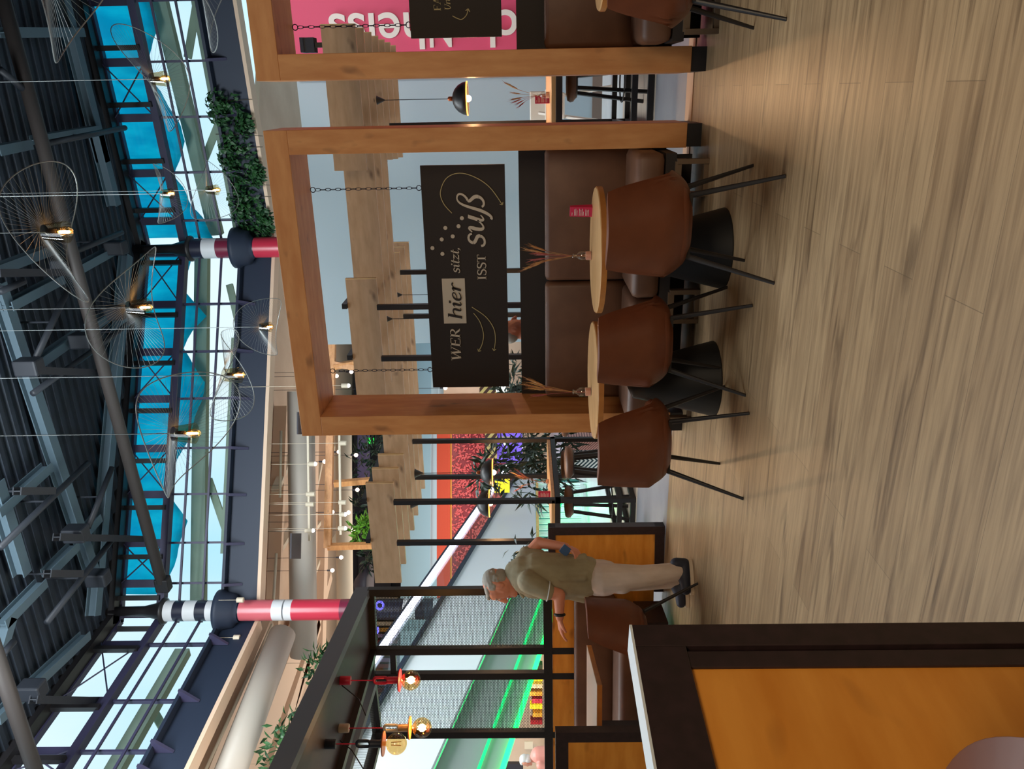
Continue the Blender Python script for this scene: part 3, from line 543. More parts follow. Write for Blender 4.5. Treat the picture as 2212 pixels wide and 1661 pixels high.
G = {   # glyph: (advance, strokes); cap height 1, x height .68
 'I': (.46, [ln((.22, 0), (.22, 1)), ser(.22, .02), ser(.22, .98)]),
 'W': (1.25, [ln((.12, 1), (.36, 0)), ln((.36, 0), (.62, .95), TH), ln((.60, 1), (.84, 0)), ln((.84, 0), (1.12, 1), TH), ser(.12, .98), ser(.62, .98, .12), ser(1.12, .98)]),
 'E': (.80, [ln((.2, 0), (.2, 1)), ln((.08, .97), (.70, .97), .06), ln((.2, .52), (.56, .52), .06), ln((.08, .03), (.74, .03), .06), ln((.69, .97), (.69, .78), .05), ln((.73, .03), (.73, .25), .05), ln((.55, .42), (.55, .62), .05)]),
 'R': (.86, [ln((.2, 0), (.2, 1)), ser(.2, .02), ln((.06, .97), (.4, .97), .06), cur((.38, .97), (.75, .97), (.75, .50), (.38, .50), .06, .06, 10, .15), ln((.2, .5), (.4, .5), .06), ln((.40, .5), (.74, .02), .14), ser(.76, .02, .1)]),
 'S': (.72, [cur((.62, .80), (.58, 1.03), (.12, 1.08), (.14, .74), .05, .15, 9), cur((.14, .74), (.16, .50), (.64, .56), (.62, .26), .15, .15, 9), cur((.62, .26), (.60, -.10), (.10, -.06), (.10, .22), .13, .05, 9), ln((.62, .98), (.62, .72), .045), ln((.1, .02), (.1, .3), .045)]),
 'T': (.86, [ln((.42, 0), (.42, 1)), ser(.42, .02, .18), ln((.06, .97), (.78, .97), .06), ln((.06, .98), (.06, .74), .05), ln((.78, .98), (.78, .74), .05)]),
 'F': (.76, [ln((.2, 0), (.2, 1)), ser(.2, .02), ln((.08, .97), (.70, .97), .06), ln((.2, .52), (.56, .52), .06), ln((.69, .97), (.69, .78), .05)]),
 'A': (.95, [ln((.12, 0), (.46, 1), TH), ln((.46, 1), (.78, 0)), ln((.25, .35), (.62, .35), .05), ser(.12, .02, .12), ser(.78, .02)]),
 'U': (.9, [cur((.2, .97), (.2, -.3), (.74, -.3), (.74, .97), TK, .06, 12), ser(.2, .97), ser(.74, .97, .12)]),
 'h': (.74, [ln((.14, 0), (.14, 1.1)), ser(.10, 1.08, .09), cur((.16, .45), (.34, .78), (.62, .74), (.56, .42), .05, .14), cur((.56, .42), (.52, .1), (.54, -.04), (.70, .12), .14, .04, 6)]),
 'n': (.74, [ln((.14, 0), (.14, .68)), ser(.08, .66, .08), cur((.16, .45), (.34, .78), (.62, .74), (.56, .42), .05, .14), cur((.56, .42), (.52, .1), (.54, -.04), (.70, .12), .14, .04, 6)]),
 'i': (.38, [cur((.02, .52), (.10, .68), (.20, .72), (.18, .55), .04, .14, 6), ln((.18, .58), (.16, .15), .14), cur((.16, .15), (.18, -.04), (.28, .02), (.36, .14), .12, .04, 6), ln((.24, .84), (.24, .97), .15)]),
 'e': (.60, [cur((.14, .34), (.36, .36), (.54, .46), (.46, .62), .05, .07, 8), cur((.46, .62), (.40, .74), (.08, .66), (.10, .28), .05, .15, 9), cur((.10, .28), (.12, -.08), (.40, -.02), (.54, .18), .15, .04, 8)]),
 'r': (.52, [cur((.02, .52), (.10, .68), (.20, .72), (.18, .55), .04, .14, 6), ln((.18, .6), (.14, 0), .14), cur((.16, .36), (.26, .70), (.40, .74), (.48, .60), .05, .12, 8)]),
 's': (.54, [cur((.46, .54), (.44, .74), (.10, .76), (.12, .50), .07, .12, 8), cur((.12, .50), (.16, .34), (.46, .38), (.44, .18), .13, .13, 8), cur((.44, .18), (.42, -.06), (.06, -.06), (.05, .16), .11, .08, 8)]),
 't': (.42, [ln((.22, .95), (.16, .2), .13), cur((.16, .2), (.14, -.04), (.28, -.02), (.40, .14), .13, .04, 6), ln((.04, .66), (.40, .66), .06)]),
 'z': (.56, [ln((.08, .62), (.48, .62), .12), ln((.46, .64), (.06, .06), .05), ln((.04, .06), (.50, .06), .12), ln((.50, .06), (.52, .2), .04)]),
 ',': (.26, [cur((.12, .08), (.2, .02), (.16, -.12), (.04, -.2), .16, .03, 6)]),
 'u': (.74, [cur((.02, .52), (.10, .68), (.20, .72), (.18, .50), .04, .14, 6), cur((.18, .50), (.12, .0), (.30, -.14), (.52, .28), .15, .05, 9), ln((.60, .68), (.54, .18), .14), cur((.54, .18), (.54, -.04), (.64, .0), (.74, .14), .12, .04, 6)]),
 'ß': (.80, [cur((-.06, -.30), (.06, -.42), (.16, -.10), (.20, .10), .10, .13, 8), cur((.20, .10), (.28, .60), (.24, 1.12), (.52, 1.12), .13, .06, 10), cur((.52, 1.12), (.78, 1.10), (.74, .78), (.50, .66), .06, .10, 8), cur((.50, .66), (.40, .56), (.76, .46), (.72, .20), .10, .14, 8), cur((.72, .20), (.68, -.06), (.40, -.06), (.36, .08), .12, .07, 8)]),
}
def write(txt, x0, z0, x1, cap, y, par, m, shear=.0, name='lettering'):
    adv = sum(G[c][0]*.96 for c in txt); k = (x1-x0)/adv; b = MB(); x = 0
    for c in txt:
        for st in G[c][1]: ribbon(b, st, y, .004, lambda px, pz, x=x: (x0+(x+px)*k+shear*pz*cap, z0+pz*cap))
        x += G[c][0]*.96
    return b.build(name, m, par)
YS = 5.63
sg = thing('hanging_sign', 'black hanging sign reading WER hier sitzt, ISST suess in white letters', 'sign', (-1.335, YS+.02, 1.3))
MB().box(-2.18, YS, 1.295, -.49, YS+.03, 1.897).build('board', 'black_board', sg)
def sp(xc, yc): p = on(xc/3.193+880, yc/3.193+330, 1, YS); return p.x, p.z
def wr(txt, yl, yr, xb, xt, m='letter_sand', shear=0, nm='lettering', dy=-.001):
    a, z = sp(xb, yl); c, _ = sp(xb, yr); _, zt = sp(xt, (yl+yr)/2); return write(txt, a, z, c, zt-z, YS+dy, sg, m, shear, nm)
wr('WER', 1437, 1215, 372, 300, shear=.18)
a, z0 = sp(410, 1175); c, z1 = sp(237, 868); MB().box(a, YS-.003, z0+.002, c, YS, z1).build('white_box', 'letter_sand', sg)
wr('hier', 1150, 905, 378, 285, 'black_board', .22, dy=-.0035)
wr('sitzt,', 832, 655, 362, 300, shear=.2)
wr('ISST', 876, 700, 545, 482)
wr('suß', 655, 300, 535, 368, shear=.2)
for (x, y) in ((262, 518), (237, 597), (173, 657), (313, 576), (242, 697), (353, 506), (376, 451)):
    a, z = sp(x, y); b = MB(); b.lathe([(.0145, 0), (.0145, .004)], n=20); b.v = [(a+p[0], YS-p[2], z+p[1]) for p in b.v]; b.build('dot', 'letter_sand', sg)
def arrow(pts, par, y=YS, S_=None, m='gold_line', w=.005, hs=.022):
    S_ = S_ or sp; P = []
    n = len(pts)-1; Q = [Vector(S_(*p)) for p in pts]
    for i in range(n):      # catmull-rom
        p0, p1, p2, p3 = Q[max(i-1, 0)], Q[i], Q[i+1], Q[min(i+2, n)]
        for t in [k/6 for k in range(6)]:
            P.append(.5*((2*p1)+(p2-p0)*t+(2*p0-5*p1+4*p2-p3)*t*t+(3*p1-p0-3*p2+p3)*t**3))
    P.append(Q[-1]); b = MB(); T = lambda x, z: (x, z)
    ribbon(b, [(p.x, p.y, w) for p in P], y-.001, .003, T); d = (P[-1]-P[-3]).normalized()
    for s in (.7, -.7):
        e = Matrix.Rotation(PI-s, 2) @ d; ribbon(b, [(P[-1].x, P[-1].y, w), (P[-1].x+e.x*hs, P[-1].y+e.y*hs, w)], y-.001, .003, T)
    b.build('arrow', m, par)
arrow([(307, 416), (250, 350), (228, 270), (270, 175), (360, 140), (470, 170), (570, 240), (657, 360)], sg)
arrow([(457, 1105), (500, 1165), (525, 1250), (515, 1320), (490, 1370)], sg)
arrow([(445, 1063), (540, 1130), (595, 1210), (607, 1290), (597, 1365)], sg)
def chain(x, zt, zb, y, label):
    t = thing('chain', label, 'chain', (x, y, zt)); n = int((zt-zb-.07)/.036)
    for z in (zt-.018, zb+.018):
        q = MB(); q.tube([(x+.018*math.cos(a), y, z+.018*math.sin(a)) for a in [2*PI*i/16 for i in range(17)]], .003, 6); q.build('ring', 'chain', t)
    q = MB()
    L = (zt-zb-.07)/n
    for i in range(n):
        z = zt-.036-L*(i+.5); s = .009 if i % 2 == 0 else .0025; pts = []
        for a in [2*PI*j/10 for j in range(11)]: pts.append((x+s*math.cos(a), y+(.009-s)*math.cos(a), z+(L*.62)*math.sin(a)))
        q.tube(pts, .0022, 5)
    q.build('links', 'chain', t)
chain(-.645, 2.70, 1.897, 5.645, 'thin chain holding the right end of the WER hier sign'); chain(-2.035, 2.70, 1.897, 5.645, 'thin chain holding the left end of the WER hier sign')
chain(.42, 2.70, 1.90, 5.645, 'thin chain holding the sign at the photo top edge')
s2 = thing('hanging_sign', 'black hanging sign at the photo top edge, showing letters FA and Un', 'sign', (1.2, YS+.02, 1.3))
p = on(887, 83, 1, YS); MB().box(p.x, YS, 1.295, 2.1, YS+.03, 1.905).build('board', 'black_board', s2)
def sq(xc, yc): p = on(xc/4.022+600, yc/4.022, 1, YS); return p.x, p.z
a, z = sq(1418, 96); _, zt = sq(1355, 60); write('FA', a, z, a+.085, zt-z, YS-.001, s2, 'gold_line')
a, z = sq(1503, 97); _, zt = sq(1450, 60); write('Un', a, z, a+.07, zt-z, YS-.001, s2, 'gold_line', .2)
arrow([(1518, 138), (1560, 160), (1600, 168), (1640, 130), (1655, 75)], s2, S_=sq)

# pink wall lettering (upright words reading upward)
def ftext(txt, loc, size, m, par, rot, ext=.01, off=.012, name='lettering', width=None):
    c = bpy.data.curves.new('t', 'FONT'); c.body = txt; c.size = size; c.extrude = ext; c.offset = off
    o = bpy.data.objects.new('t', c); COL.objects.link(o); bpy.context.view_layer.update()
    me = bpy.data.meshes.new_from_object(o.evaluated_get(bpy.context.evaluated_depsgraph_get())); bpy.data.objects.remove(o)
    xs = [v.co.x for v in me.vertices]; k = 1
    if width: k = width/(max(xs)-min(xs))
    R = Matrix.Translation(Vector(loc)) @ rot @ Matrix.Diagonal((k, 1, 1, 1)); b = MB(); b.v = [tuple(R @ v.co) for v in me.vertices]; b.f = [tuple(p.vertices) for p in me.polygons]
    q = b.build(name, m, par); return q
up = Matrix(((0, -1, 0, 0), (0, 0, -1, 0), (1, 0, 0, 0), (0, 0, 0, 1)))      # text x -> world z, text y -> world -x, facing -y
def pt(x, y): return on(x, y, 1, 11.49)
a, b_ = pt(920, 27), pt(714, 27); ftext('heiss', (a.x+.0, 11.485, a.z), .66, 'letter_white', pk, up, width=(b_.z-a.z), off=.006)
a = pt(978, 27); c = pt(930, 27); ftext('N', (a.x, 11.485, a.z), .62, 'letter_white', pk, up, width=(c.z-a.z), off=.006)
a = pt(1120, 22); c = pt(1030, 22); ftext('ch', (a.x, 11.485, a.z), .66, 'letter_white', pk, up, width=(c.z-a.z), off=.006)

# ================================================================ bar zone: staggered oak boards on black posts, three high tables
YK = [7.3, 7.67, 8.05, 8.42, 8.8, 9.18, 9.56]; ZB = 2.605; HB = .30
XE = {0: [(-5.2, -3.93), (-2.913, -1.688), (-.668, .556)], 1: [(-5.2, -3.945), (-2.911, .55)], 2: [(-5.2, -3.958), (-2.927, .538)], 3: [(-5.206, .527)], 4: [(-5.215, -1.73), (-.696, .516)], 5: [(-5.227, -1.74), (-.717, .509)], 6: [(-5.234, -1.756), (-.731, .496)]}
cnt = ['nearest', 'second', 'third', 'fourth', 'fifth', 'sixth', 'farthest']
for k, L in XE.items():
    for j, (a, b) in enumerate(L):
        where = ([' spanning all bar tables'] if len(L) == 1 else [' over the left tables', ' over the right table'] if len(L) == 2 else [' over the left table', ' over the middle table', ' over the right table'])[j]
        if k in (1, 2): where = (' over the left table', ' over the middle and right tables')[j]
        t = thing('hanging_board', cnt[k]+' row of the wide oak boards'+where, 'board', ((a+b)/2, YK[k], ZB), 'staggered oak boards above the bar')
        MB().box(a, YK[k], ZB, b, YK[k]+.038, ZB+HB).build('plank', 'oak_board', t)
        MB().box(b, YK[k]-.001, ZB-.001, b+.008, YK[k]+.039, ZB+HB+.001).build('end_band', 'board_edge', t)
def bar(x0, x1, label):
    t = thing('bar_table', label, 'table', ((x0+x1)/2, 8, 0)); y0, y1, zt = 7.22, 8.86, .905; w = .05
    MB().box(x0+.01, y0, zt-.04, x1-.01, y1-.0, zt).build('tabletop', 'table_wood', t, bevel=.004)
    for x in (x0+w/2, x1-w/2):
        for y in (y0+w/2, y1-w/2):
            zz = ZB+.1 if y < 8 else ZB+.1
            MB().bar((x, y if y < 8 else 8.8-w/2, 0), (x, y if y < 8 else 8.8-w/2, ZB+(0 if y < 8 else .0)), w, w, (1, 0, 0)).build('post', 'black_metal', t)
    for z in (.03, .17):
        for (a, b) in (((x0+w, y0+w/2), (x1-w, y0+w/2)), ((x0+w, 8.8), (x1-w, 8.8))): MB().bar((*a, z), (*b, z), w, w).build('foot_rail', 'black_metal', t)
        for x in (x0+w/2, x1-w/2): MB().bar((x, y0+w, z), (x, 8.75, z), w, w).build('foot_rail', 'black_metal', t)
    q = MB()
    for (a, b) in (((x0, y0+w/2), (x1, y0+w/2)),): q.bar((*a, zt-.07), (*b, zt-.07), w, .055)
    for x in (x0+w/2, x1-w/2): q.bar((x, y0, zt-.07), (x, 8.8, zt-.07), w, .055)
    q.build('apron', 'black_metal', t)
    # rails that carry the boards
    for x in (x0+w/2, x1-w/2): MB().bar((x, YK[0]-.02, ZB+.33), (x, YK[6]+.06, ZB+.33), .05, .05).build('top_rail', 'black_metal', t)
    return t
bar(-4.66, -4.10, 'narrow high oak bar table with black steel frame left of the main booth'); bar(-2.51, -1.93, 'high bar table whose posts show through the main booth frame'); bar(-.36, .20, 'high oak bar table seen in the gap between the two booths')
# bar stools
def stool(loc, label, rz=0):
    t = thing('bar_stool', label, 'stool', (0, 0, 0), 'round bar stools')
    MB().lathe([(.15, .66), (.175, .68), (.18, .71), (.165, .735), (.10, .745)], n=28).build('seat', 'bench_leather', t, smooth=True)
    MB().lathe([(.14, .645), (.15, .66)], n=24).build('seat_base', 'black_metal', t)
    for i in range(4):
        a = PI/4+i*PI/2; MB().bar((.11*math.cos(a), .11*math.sin(a), .65), (.21*math.cos(a), .21*math.sin(a), 0), .03, .03).build('leg', 'black_metal', t)
    MB().tube([(.185*math.cos(a), .185*math.sin(a), .22) for a in [2*PI*i/24 for i in range(25)]], .008, 6).build('foot_ring', 'black_metal', t)
    t.location = loc; t.rotation_euler.z = rz; return t
st = stool((-4.42, 6.86+.14, 0), 'bar stool nearest the standing man, in front of the left bar table')
st.location = (-4.36, 7.62, 0)
for (x, y, l) in ((-3.86, 7.62, 'bar stool right of the left bar table, nearest its corner'), (-3.74, 8.45, 'bar stool right of the left bar table, beside the booth post'), (-4.30, 8.42, 'bar stool under the far end of the left bar table'), (.06, 7.75, 'dark bar stool under the table in the gap between the booths')): dup(st, (x, y, 0), .3, l)
# pendants over the bars
def pendant(x, y, zl, label, lit=1, two=False):
    t = thing('pendant_lamp', label, 'pendant lamp', (0, 0, 0), 'black dome pendants over the bar tables')
    b = MB(); R = .165; prof = [(.012, .155), (.05, .148), (.09, .128), (.125, .095), (.15, .05), (.16, 0)]
    MB().lathe(prof+[(.155, 0), (.145, .05), (.12, .09), (.085, .12), (.045, .14), (.008, .147)], n=32, cap=False).build('shade', 'black_metal', t, smooth=True)
    MB().lathe([(.158, .0), (.161, .0), (.161, .010), (.158, .010)], n=32, cap=False).build('rim_glint', 'bulb_glint', t)  # bulb reflected along the shade edge, made as an emissive ring
    MB().lathe([(.012, .15), (.022, .155), (.022, .19), (.008, .20)], n=16).build('socket', 'copper', t, smooth=True)
    MB().ball((0, 0, .0), .032, 14, (1, 1, 1.1)).build('bulb', 'filament', t, smooth=True)
    MB().tube([(0, 0, .2), (0, 0, ZB-.0-zl)], .0035, 6).build('cable', 'black_metal', t)
    MB().lathe([(.055, ZB+.02-zl), (.05, ZB+.015-zl), (.006, ZB-.08-zl)], n=20).build('canopy', 'black_metal', t, smooth=True)
    t.location = (x, y, zl); return t
pc = pendant(-.07, 8.1, 1.70, 'black dome pendant with bulb reflection painted on its rim in the gap between the booths')
dup(pc, (-4.20, 8.05, 1.56), 0, 'black dome pendant over the left bar table, right one'); dup(pc, (-4.50, 7.85, 1.60), 0, 'black dome pendant over the left bar table, left one')
dup(pc, (-2.25, 7.85, 1.75), 0, 'black dome pendant whose canopy shows above the WER hier sign, nearer one'); dup(pc, (-2.18, 8.6, 1.75), 0, 'black dome pendant hidden behind the WER hier sign, farther one')
point('pendant_glow', (-.07, 8.1, 1.66), 40, (1, .55, .25), .03)
for (x, y, z) in ((-4.2, 8.05, 1.5), (-4.5, 7.85, 1.55), (-2.25, 7.85, 1.7)): point('pendant_glow', (x, y, z), 9, (1, .55, .25), .03)
# floodlight standing on the boards by the pink wall
f = thing('floodlight', 'small finned grey floodlight on top of the boards at the pink wall', 'lamp', (.42, 7.32, 2.9)); b = MB()
for i in range(9): b.box(.34, 7.27+.014*i, 2.97, .46, 7.277+.014*i, 3.07)
b.build('cooling_fins', 'navy', f); MB().box(.34, 7.26, 3.06, .46, 7.40, 3.09).build('housing', 'navy', f); MB().box(.38, 7.30, 2.905, .42, 7.34, 2.97).build('bracket', 'black_metal', f)

# ================================================================ round tables, chairs, vases, menus
def rtable(loc, label, r=.365):
    t = thing('round_table', label, 'table', (0, 0, 0), 'round tables at the booths')
    MB().lathe([(r-.006, .713), (r, .718), (r, .742), (r-.005, .75)], n=64).build('tabletop', 'table_wood', t, bevel=0)
    MB().lathe([(r+.0015, .715), (r+.0015, .745)], n=64, cap=False).build('edge_band', 'table_edge', t, smooth=True)
    MB().lathe([(.235, 0), (.235, .008), (.14, .38), (.115, .50), (.05, .53)], n=40).build('cone_base', 'cone_base', t, smooth=True)
    MB().lathe([(.028, .52), (.028, .70)], n=20).build('stem', 'black_metal', t, smooth=True)
    MB().lathe([(.16, .70), (.16, .714)], n=24).build('mounting_plate', 'black_metal', t)
    t.location = loc; return t
rt = rtable((-.89, 4.49, 0), 'round oak table with cone base, right of the two before the main booth')
dup(rt, (-1.70, 4.48, 0), .7, 'round oak table with cone base, left of the two before the main booth')
dup(rt, (.75, 4.55, 0), 1.9, 'round oak table cut off by the photo top edge')
def chair(label, colm='leather'):
    t = thing('shell_chair', label, 'chair', (0, 0, 0), 'brown leather shell chairs')
    b = MB(); NS, NT = 32, 12; vs = []; fs = []
    for i in range(NS+1):
        s = -1+2*i/NS; ph = s*math.radians(118); a = abs(s)
        top = .79-.012*(a/.42)**4 if a < .42 else .778-.28*min(1, (a-.42)/.10)**.8
        if a > .52: top = .498-.10*((a-.52)/.48)**1.3
        for j in range(NT+1):
            t_ = j/NT; z = .395+(top-.395)*t_
            fl = min(1, .62+.38*min(1, t_*(top-.395)/.10)**.55)
            nar = 1-.13*max(0, (z-.5)/.29)
            x = .245*math.copysign(abs(math.sin(ph))**.85, math.sin(ph))*fl*nar
            y = -.215*math.cos(ph)*fl-.075*max(0, (z-.45)/.34)**1.2*(1-a)+.02
            if a > .45: y += .06*(a-.45)*(1-t_*.3)
            vs.append((x, y, z+.0))
    for i in range(NS):
        for j in range(NT): k = i*(NT+1)+j; fs.append((k, k+NT+1, k+NT+2, k+1))
    b.add(vs, fs); b.build('backrest', colm, t, smooth=True, mods=[('SOLIDIFY', {'thickness': .028, 'offset': 1}), ('BEVEL', {'width': .009, 'segments': 3}), ('SUBSURF', {'levels': 1, 'render_levels': 1})])
    b = MB(); n = 40; rings = [(.60, .385), (.86, .392), (.95, .415), (.97, .45), (.90, .475), (.5, .485), (.02, .486)]; vs = []; fs = []
    for (k, z) in rings:
        for j in range(n):
            a = 2*PI*j/n; c, s = math.cos(a), math.sin(a); e = .75
            vs.append((.222*k*math.copysign(abs(c)**e, c), .235*k*math.copysign(abs(s)**e, s)+.04, z))
    for i in range(len(rings)-1):
        for j in range(n): fs.append((i*n+j, i*n+(j+1) % n, (i+1)*n+(j+1) % n, (i+1)*n+j))
    fs.append(tuple(range(n))[::-1]); fs.append(tuple((len(rings)-1)*n+j for j in range(n)))
    b.add(vs, fs); b.build('seat', colm, t, smooth=True)
    MB().box(-.15, -.11, .372, .15, .17, .39).build('seat_plate', 'black_metal', t)
    for sx in (-1, 1):
        for sy in (-1, 1): MB().tube([(sx*.145, sy*.12+.03, .38), (sx*.243, sy*.255, .0)], [.0145, .0085], 12).build('leg', 'black_metal', t)
    return t
ch = chair('brown shell chair at the right round table, before the main booth'); ch.location = (-.622, 3.778, 0); ch.rotation_euler.z = .0
dup(ch, (-1.31, 4.06, 0), .06, 'brown shell chair in the middle of the row, between the round tables')
dup(ch, (-1.865, 3.93, 0), .09, 'brown shell chair at the left end of the row of three')
dup(ch, (.51, 3.985, 0), .0, 'brown shell chair half cut off by the photo top edge')
def vase(loc, label, seed, spread=1):
    t = thing('bottle_vase', label, 'vase', tuple(loc)); x, y, z = loc; r = random.Random(seed)
    MB().lathe([(.026, .001), (.030, .006), (.031, .06), (.026, .078), (.011, .092), (.0105, .108), (.015, .112), (.015, .118)], loc, 24, cap=True).build('bottle', 'vase_glass', t, smooth=True)
    MB().lathe([(.0265, .004), (.0265, .036)], loc, 20).build('tag', 'pink_cup', t)
    for i in range(8):
        a = r.uniform(0, 2*PI); e = r.uniform(.10, .50)*spread; L = r.uniform(.18, .34); dx, dy = math.cos(a)*e, math.sin(a)*e*.5
        p0 = Vector((x-dx*.04, y-dy*.04, z+.01)); p1 = Vector((x, y, z+.115)); p2 = p1+Vector((dx*L*.5, dy*L*.5, L*.55)); p3 = p1+Vector((dx*L*1.15, dy*L*1.1, L*.95))
        m = 'straw' if i % 3 else 'straw_pink'
        s = MB().tube([p0, p1, p2, p3], .0013, 5).build('stalk', m, t); q = MB(); d = (p3-p2).normalized()
        q.tube([p2+d*.02, p2+d*.045, p3-d*.02, p3], [.002, .006, .005, .001], 7)
        for k in range(14):
            u = p2+(p3-p2)*(.35+k*.045); w = Vector((r.uniform(-1, 1), r.uniform(-1, 1), r.uniform(-.3, .3))).normalized(); q.tube([u, u+d*.045+w*.014], [.0012, .0003], 4)
        q.build('ear', m, s)
    return t
def at(x, y, z=.75): return tuple(on(x, y, 2, z))
vase(at(1278, 552), 'glass bottle vase of dried wheat on the right round table', 3); vase(at(1277, 846), 'glass bottle vase of dried wheat on the left round table', 8)
vase((-4.30, 8.0, .905), 'glass bottle vase of pink dried grass on the left bar table', 5); vase((-.05, 7.62, .905), 'glass bottle vase of dried grass on the bar table between the booths', 9, 1.3)
def menu(p, label, rz, h=.135, w=.07):
    t = thing('menu_stand', label, 'menu', (0, 0, 0), 'crimson menu stands'); 
    MB().hexa([(-w/2, -.016, 0), (w/2, -.016, 0), (w/2, .016, 0), (-w/2, .016, 0), (-w/2, -.008, h), (w/2, -.008, h), (w/2, .008, h), (-w/2, .008, h)]).build('card', 'menu_red', t, bevel=.001)
    b = MB()
    for i, (ww, zz) in enumerate(((.022, .12), (.046, .106), (.05, .098), (.038, .09), (.05, .076), (.044, .068), (.05, .06), (.03, .052), (.048, .038), (.04, .03), (.046, .022))): b.box(-.026, -.0175+(.013*zz/h*.6), zz, -.026+ww, -.0168+(.008*zz/h), zz+.0025)
    b.build('print', 'letter_white', t); t.location = p; t.rotation_euler.z = rz; return t
mn = menu(at(1279, 455), 'crimson menu card standing on the right round table', -.5)
dup(mn, (-4.22, 7.55, .905), .2, 'crimson menu card standing on the left bar table'); dup(mn, (-.09, 7.72, .905), .1, 'crimson menu card beside the vase on the bar table between the booths')
# white cable-like fittings seen under the table between the booths: pale trolley with arms
g = thing('high_chair', 'white child high chair with splayed legs seen under the bar table between the booths', 'high chair', (-.2, 10.4, 0))
for (x, y) in ((-.42, 10.2), (.02, 10.2), (-.42, 10.7), (.02, 10.7)): MB().bar((x+( .14 if x < -.1 else -.14), 10.45, .95), (x, y, 0), .03, .03).build('leg', 'white_plastic', g)
MB().box(-.36, 10.32, .62, -.04, 10.62, .66).build('seat', 'white_plastic', g, bevel=.02); MB().box(-.38, 10.6, .66, -.02, 10.63, 1.06).build('backrest', 'white_plastic', g, bevel=.03); MB().box(-.40, 10.22, .84, 0, 10.34, .87).build('tray', 'white_plastic', g, bevel=.01)
dup(g, (.75, 10.5, 0), .4, 'second white child high chair at the right edge of the gap between the booths')
# ================================================================ steel pergola and seating at the left
PZ = 2.57; P1 = Vector((-4.08, 5.6, 0)); e1 = Vector((.984, .177, 0)); e2 = Vector((-.177, .984, 0))
def onL(x, y, off=0): return onP(x, y, P1+e2*off, e2)
def meshquad(a, b, c, d, name, par):
    """perforated sheet a-b along, d-c opposite edge, with its own thickness"""
    a, b, c, d = map(Vector, (a, b, c, d)); o = MB().quad(a, b, c, d).build(name, 'mesh_sheet', par); me = o.data; uv = me.uv_layers.new(name='u')
    ex = (b-a).normalized(); n = ex.cross(d-a).normalized(); ey = n.cross(ex); off = Vector(o['_o'])
    for l in me.loops: v = me.vertices[l.vertex_index].co+off-a; uv.data[l.index].uv = (v.dot(ex), v.dot(ey))
    return o
t = thing('steel_pergola', 'black steel pergola with perforated sheets behind the standing man', 'pergola', (-4.4, 5.5, 0))
px = {y: onL(1000, y) for y in (1276, 1404, 1458, 1584)}
W = .062
for i, y in enumerate((1276, 1404, 1458, 1584)):
    p = px[y]; MB().bar((p.x, p.y, .03 if i else 1.0), (p.x, p.y, PZ+.0), W, W, e1).build('post', 'black_metal', t)
pl = px[1276]-e1*3.4
MB().bar((px[1276].x+.03, px[1276].y, 1.0), (pl.x, pl.y, 1.0), W, .075).build('rail', 'black_metal', t)
g = lambda x, y: on(x, y, 2, PZ)
A, B = g(797, 1276), g(628, 1661); dd = (B-A).normalized(); B = A+dd*4.5
MB().bar(A+Vector((0, 0, .05)), B+Vector((0, 0, .05)), .07, .13).build('roof_beam', 'steel_blue', t)
C_, D_ = g(802, 1404), g(727, 1661); de = (D_-C_).normalized(); D_ = C_+de*4.2
MB().bar(A, C_, .07, .1).build('roof_beam', 'black_metal', t); MB().bar(C_, D_, .06, .1).build('roof_beam', 'black_metal', t)
o = MB().slab([A, C_, D_, B], (0, 0, .012)).build('roof_sheet', 'steel_brown_dark' if 'steel_brown_dark' in M else 'black_laminate', t)
E_, F_, Gq, H_ = g(803, 1476), g(816, 1587), g(797, 1661), g(746, 1661)
H2 = E_+(H_-E_).normalized()*4; G2q = F_+(Gq-F_).normalized()*4
MB().bar(E_, H2, .07, .09).build('roof_beam', 'steel_blue', t); MB().bar(F_, G2q, .06, .09).build('roof_beam', 'black_metal', t); MB().bar(E_, F_, .06, .08).build('roof_beam', 'black_metal', t); MB().bar(C_, E_, .05, .06).build('roof_beam', 'black_metal', t)
meshquad(E_, H2, G2q, F_, 'roof_mesh', t)
a, b = px[1404], px[1458]; zz = onL(850, 1430).z; MB().bar((a.x, a.y, zz), (b.x, b.y, zz), .045, .05).build('rail', 'black_metal', t)
for (y0, y1) in ((1276, 1404), (1458, 1584)):
    a, b = px[y0], px[y1]; meshquad((a.x, a.y, 1.03), (b.x, b.y, 1.03), (b.x, b.y, PZ), (a.x, a.y, PZ), 'mesh_panel', t)
# low oak wall below, framed end panel, bench and table
ep = lambda s, d, z: (P1.x-e1.x*s-e2.x*d, P1.y-e1.y*s-e2.y*d, z)          # s leftwards along the pergola, d towards the camera
def pbox(b, s0, s1, d0, d1, z0, z1): return b.hexa([ep(s0, d0, z0), ep(s1, d0, z0), ep(s1, d1, z0), ep(s0, d1, z0), ep(s0, d0, z1), ep(s1, d0, z1), ep(s1, d1, z1), ep(s0, d1, z1)])
w = thing('low_wall', 'low oak wall with black framed end panel beside the standing man', 'partition', ep(0, 0, 0))
pbox(MB(), -.55, 3.4, -.03, .03, .08, .96).build('panel', 'panel_wood', w)
q = MB(); pbox(q, -.60, -.53, -.045, .06, 0, .99); pbox(q, -.60, -.0, -.045, .05, .0, .08); pbox(q, -.60, .02, -.045, .05, .93, .99); q.build('frame', 'black_laminate', w)
bn = thing('wall_bench', 'long brown leather bench along the low oak wall', 'bench', ep(1, .3, 0))
pbox(MB(), -.0, 3.3, .05, .15, .42, .775).build('backrest', 'bench_leather', bn, bevel=.03, smooth=True)
pbox(MB(), -.0, 3.3, .16, .62, .28, .45).build('seat', 'bench_leather', bn, bevel=.05, smooth=True)
pbox(MB(), .02, 3.2, .18, .55, .05, .28).build('base', 'black_laminate', bn)
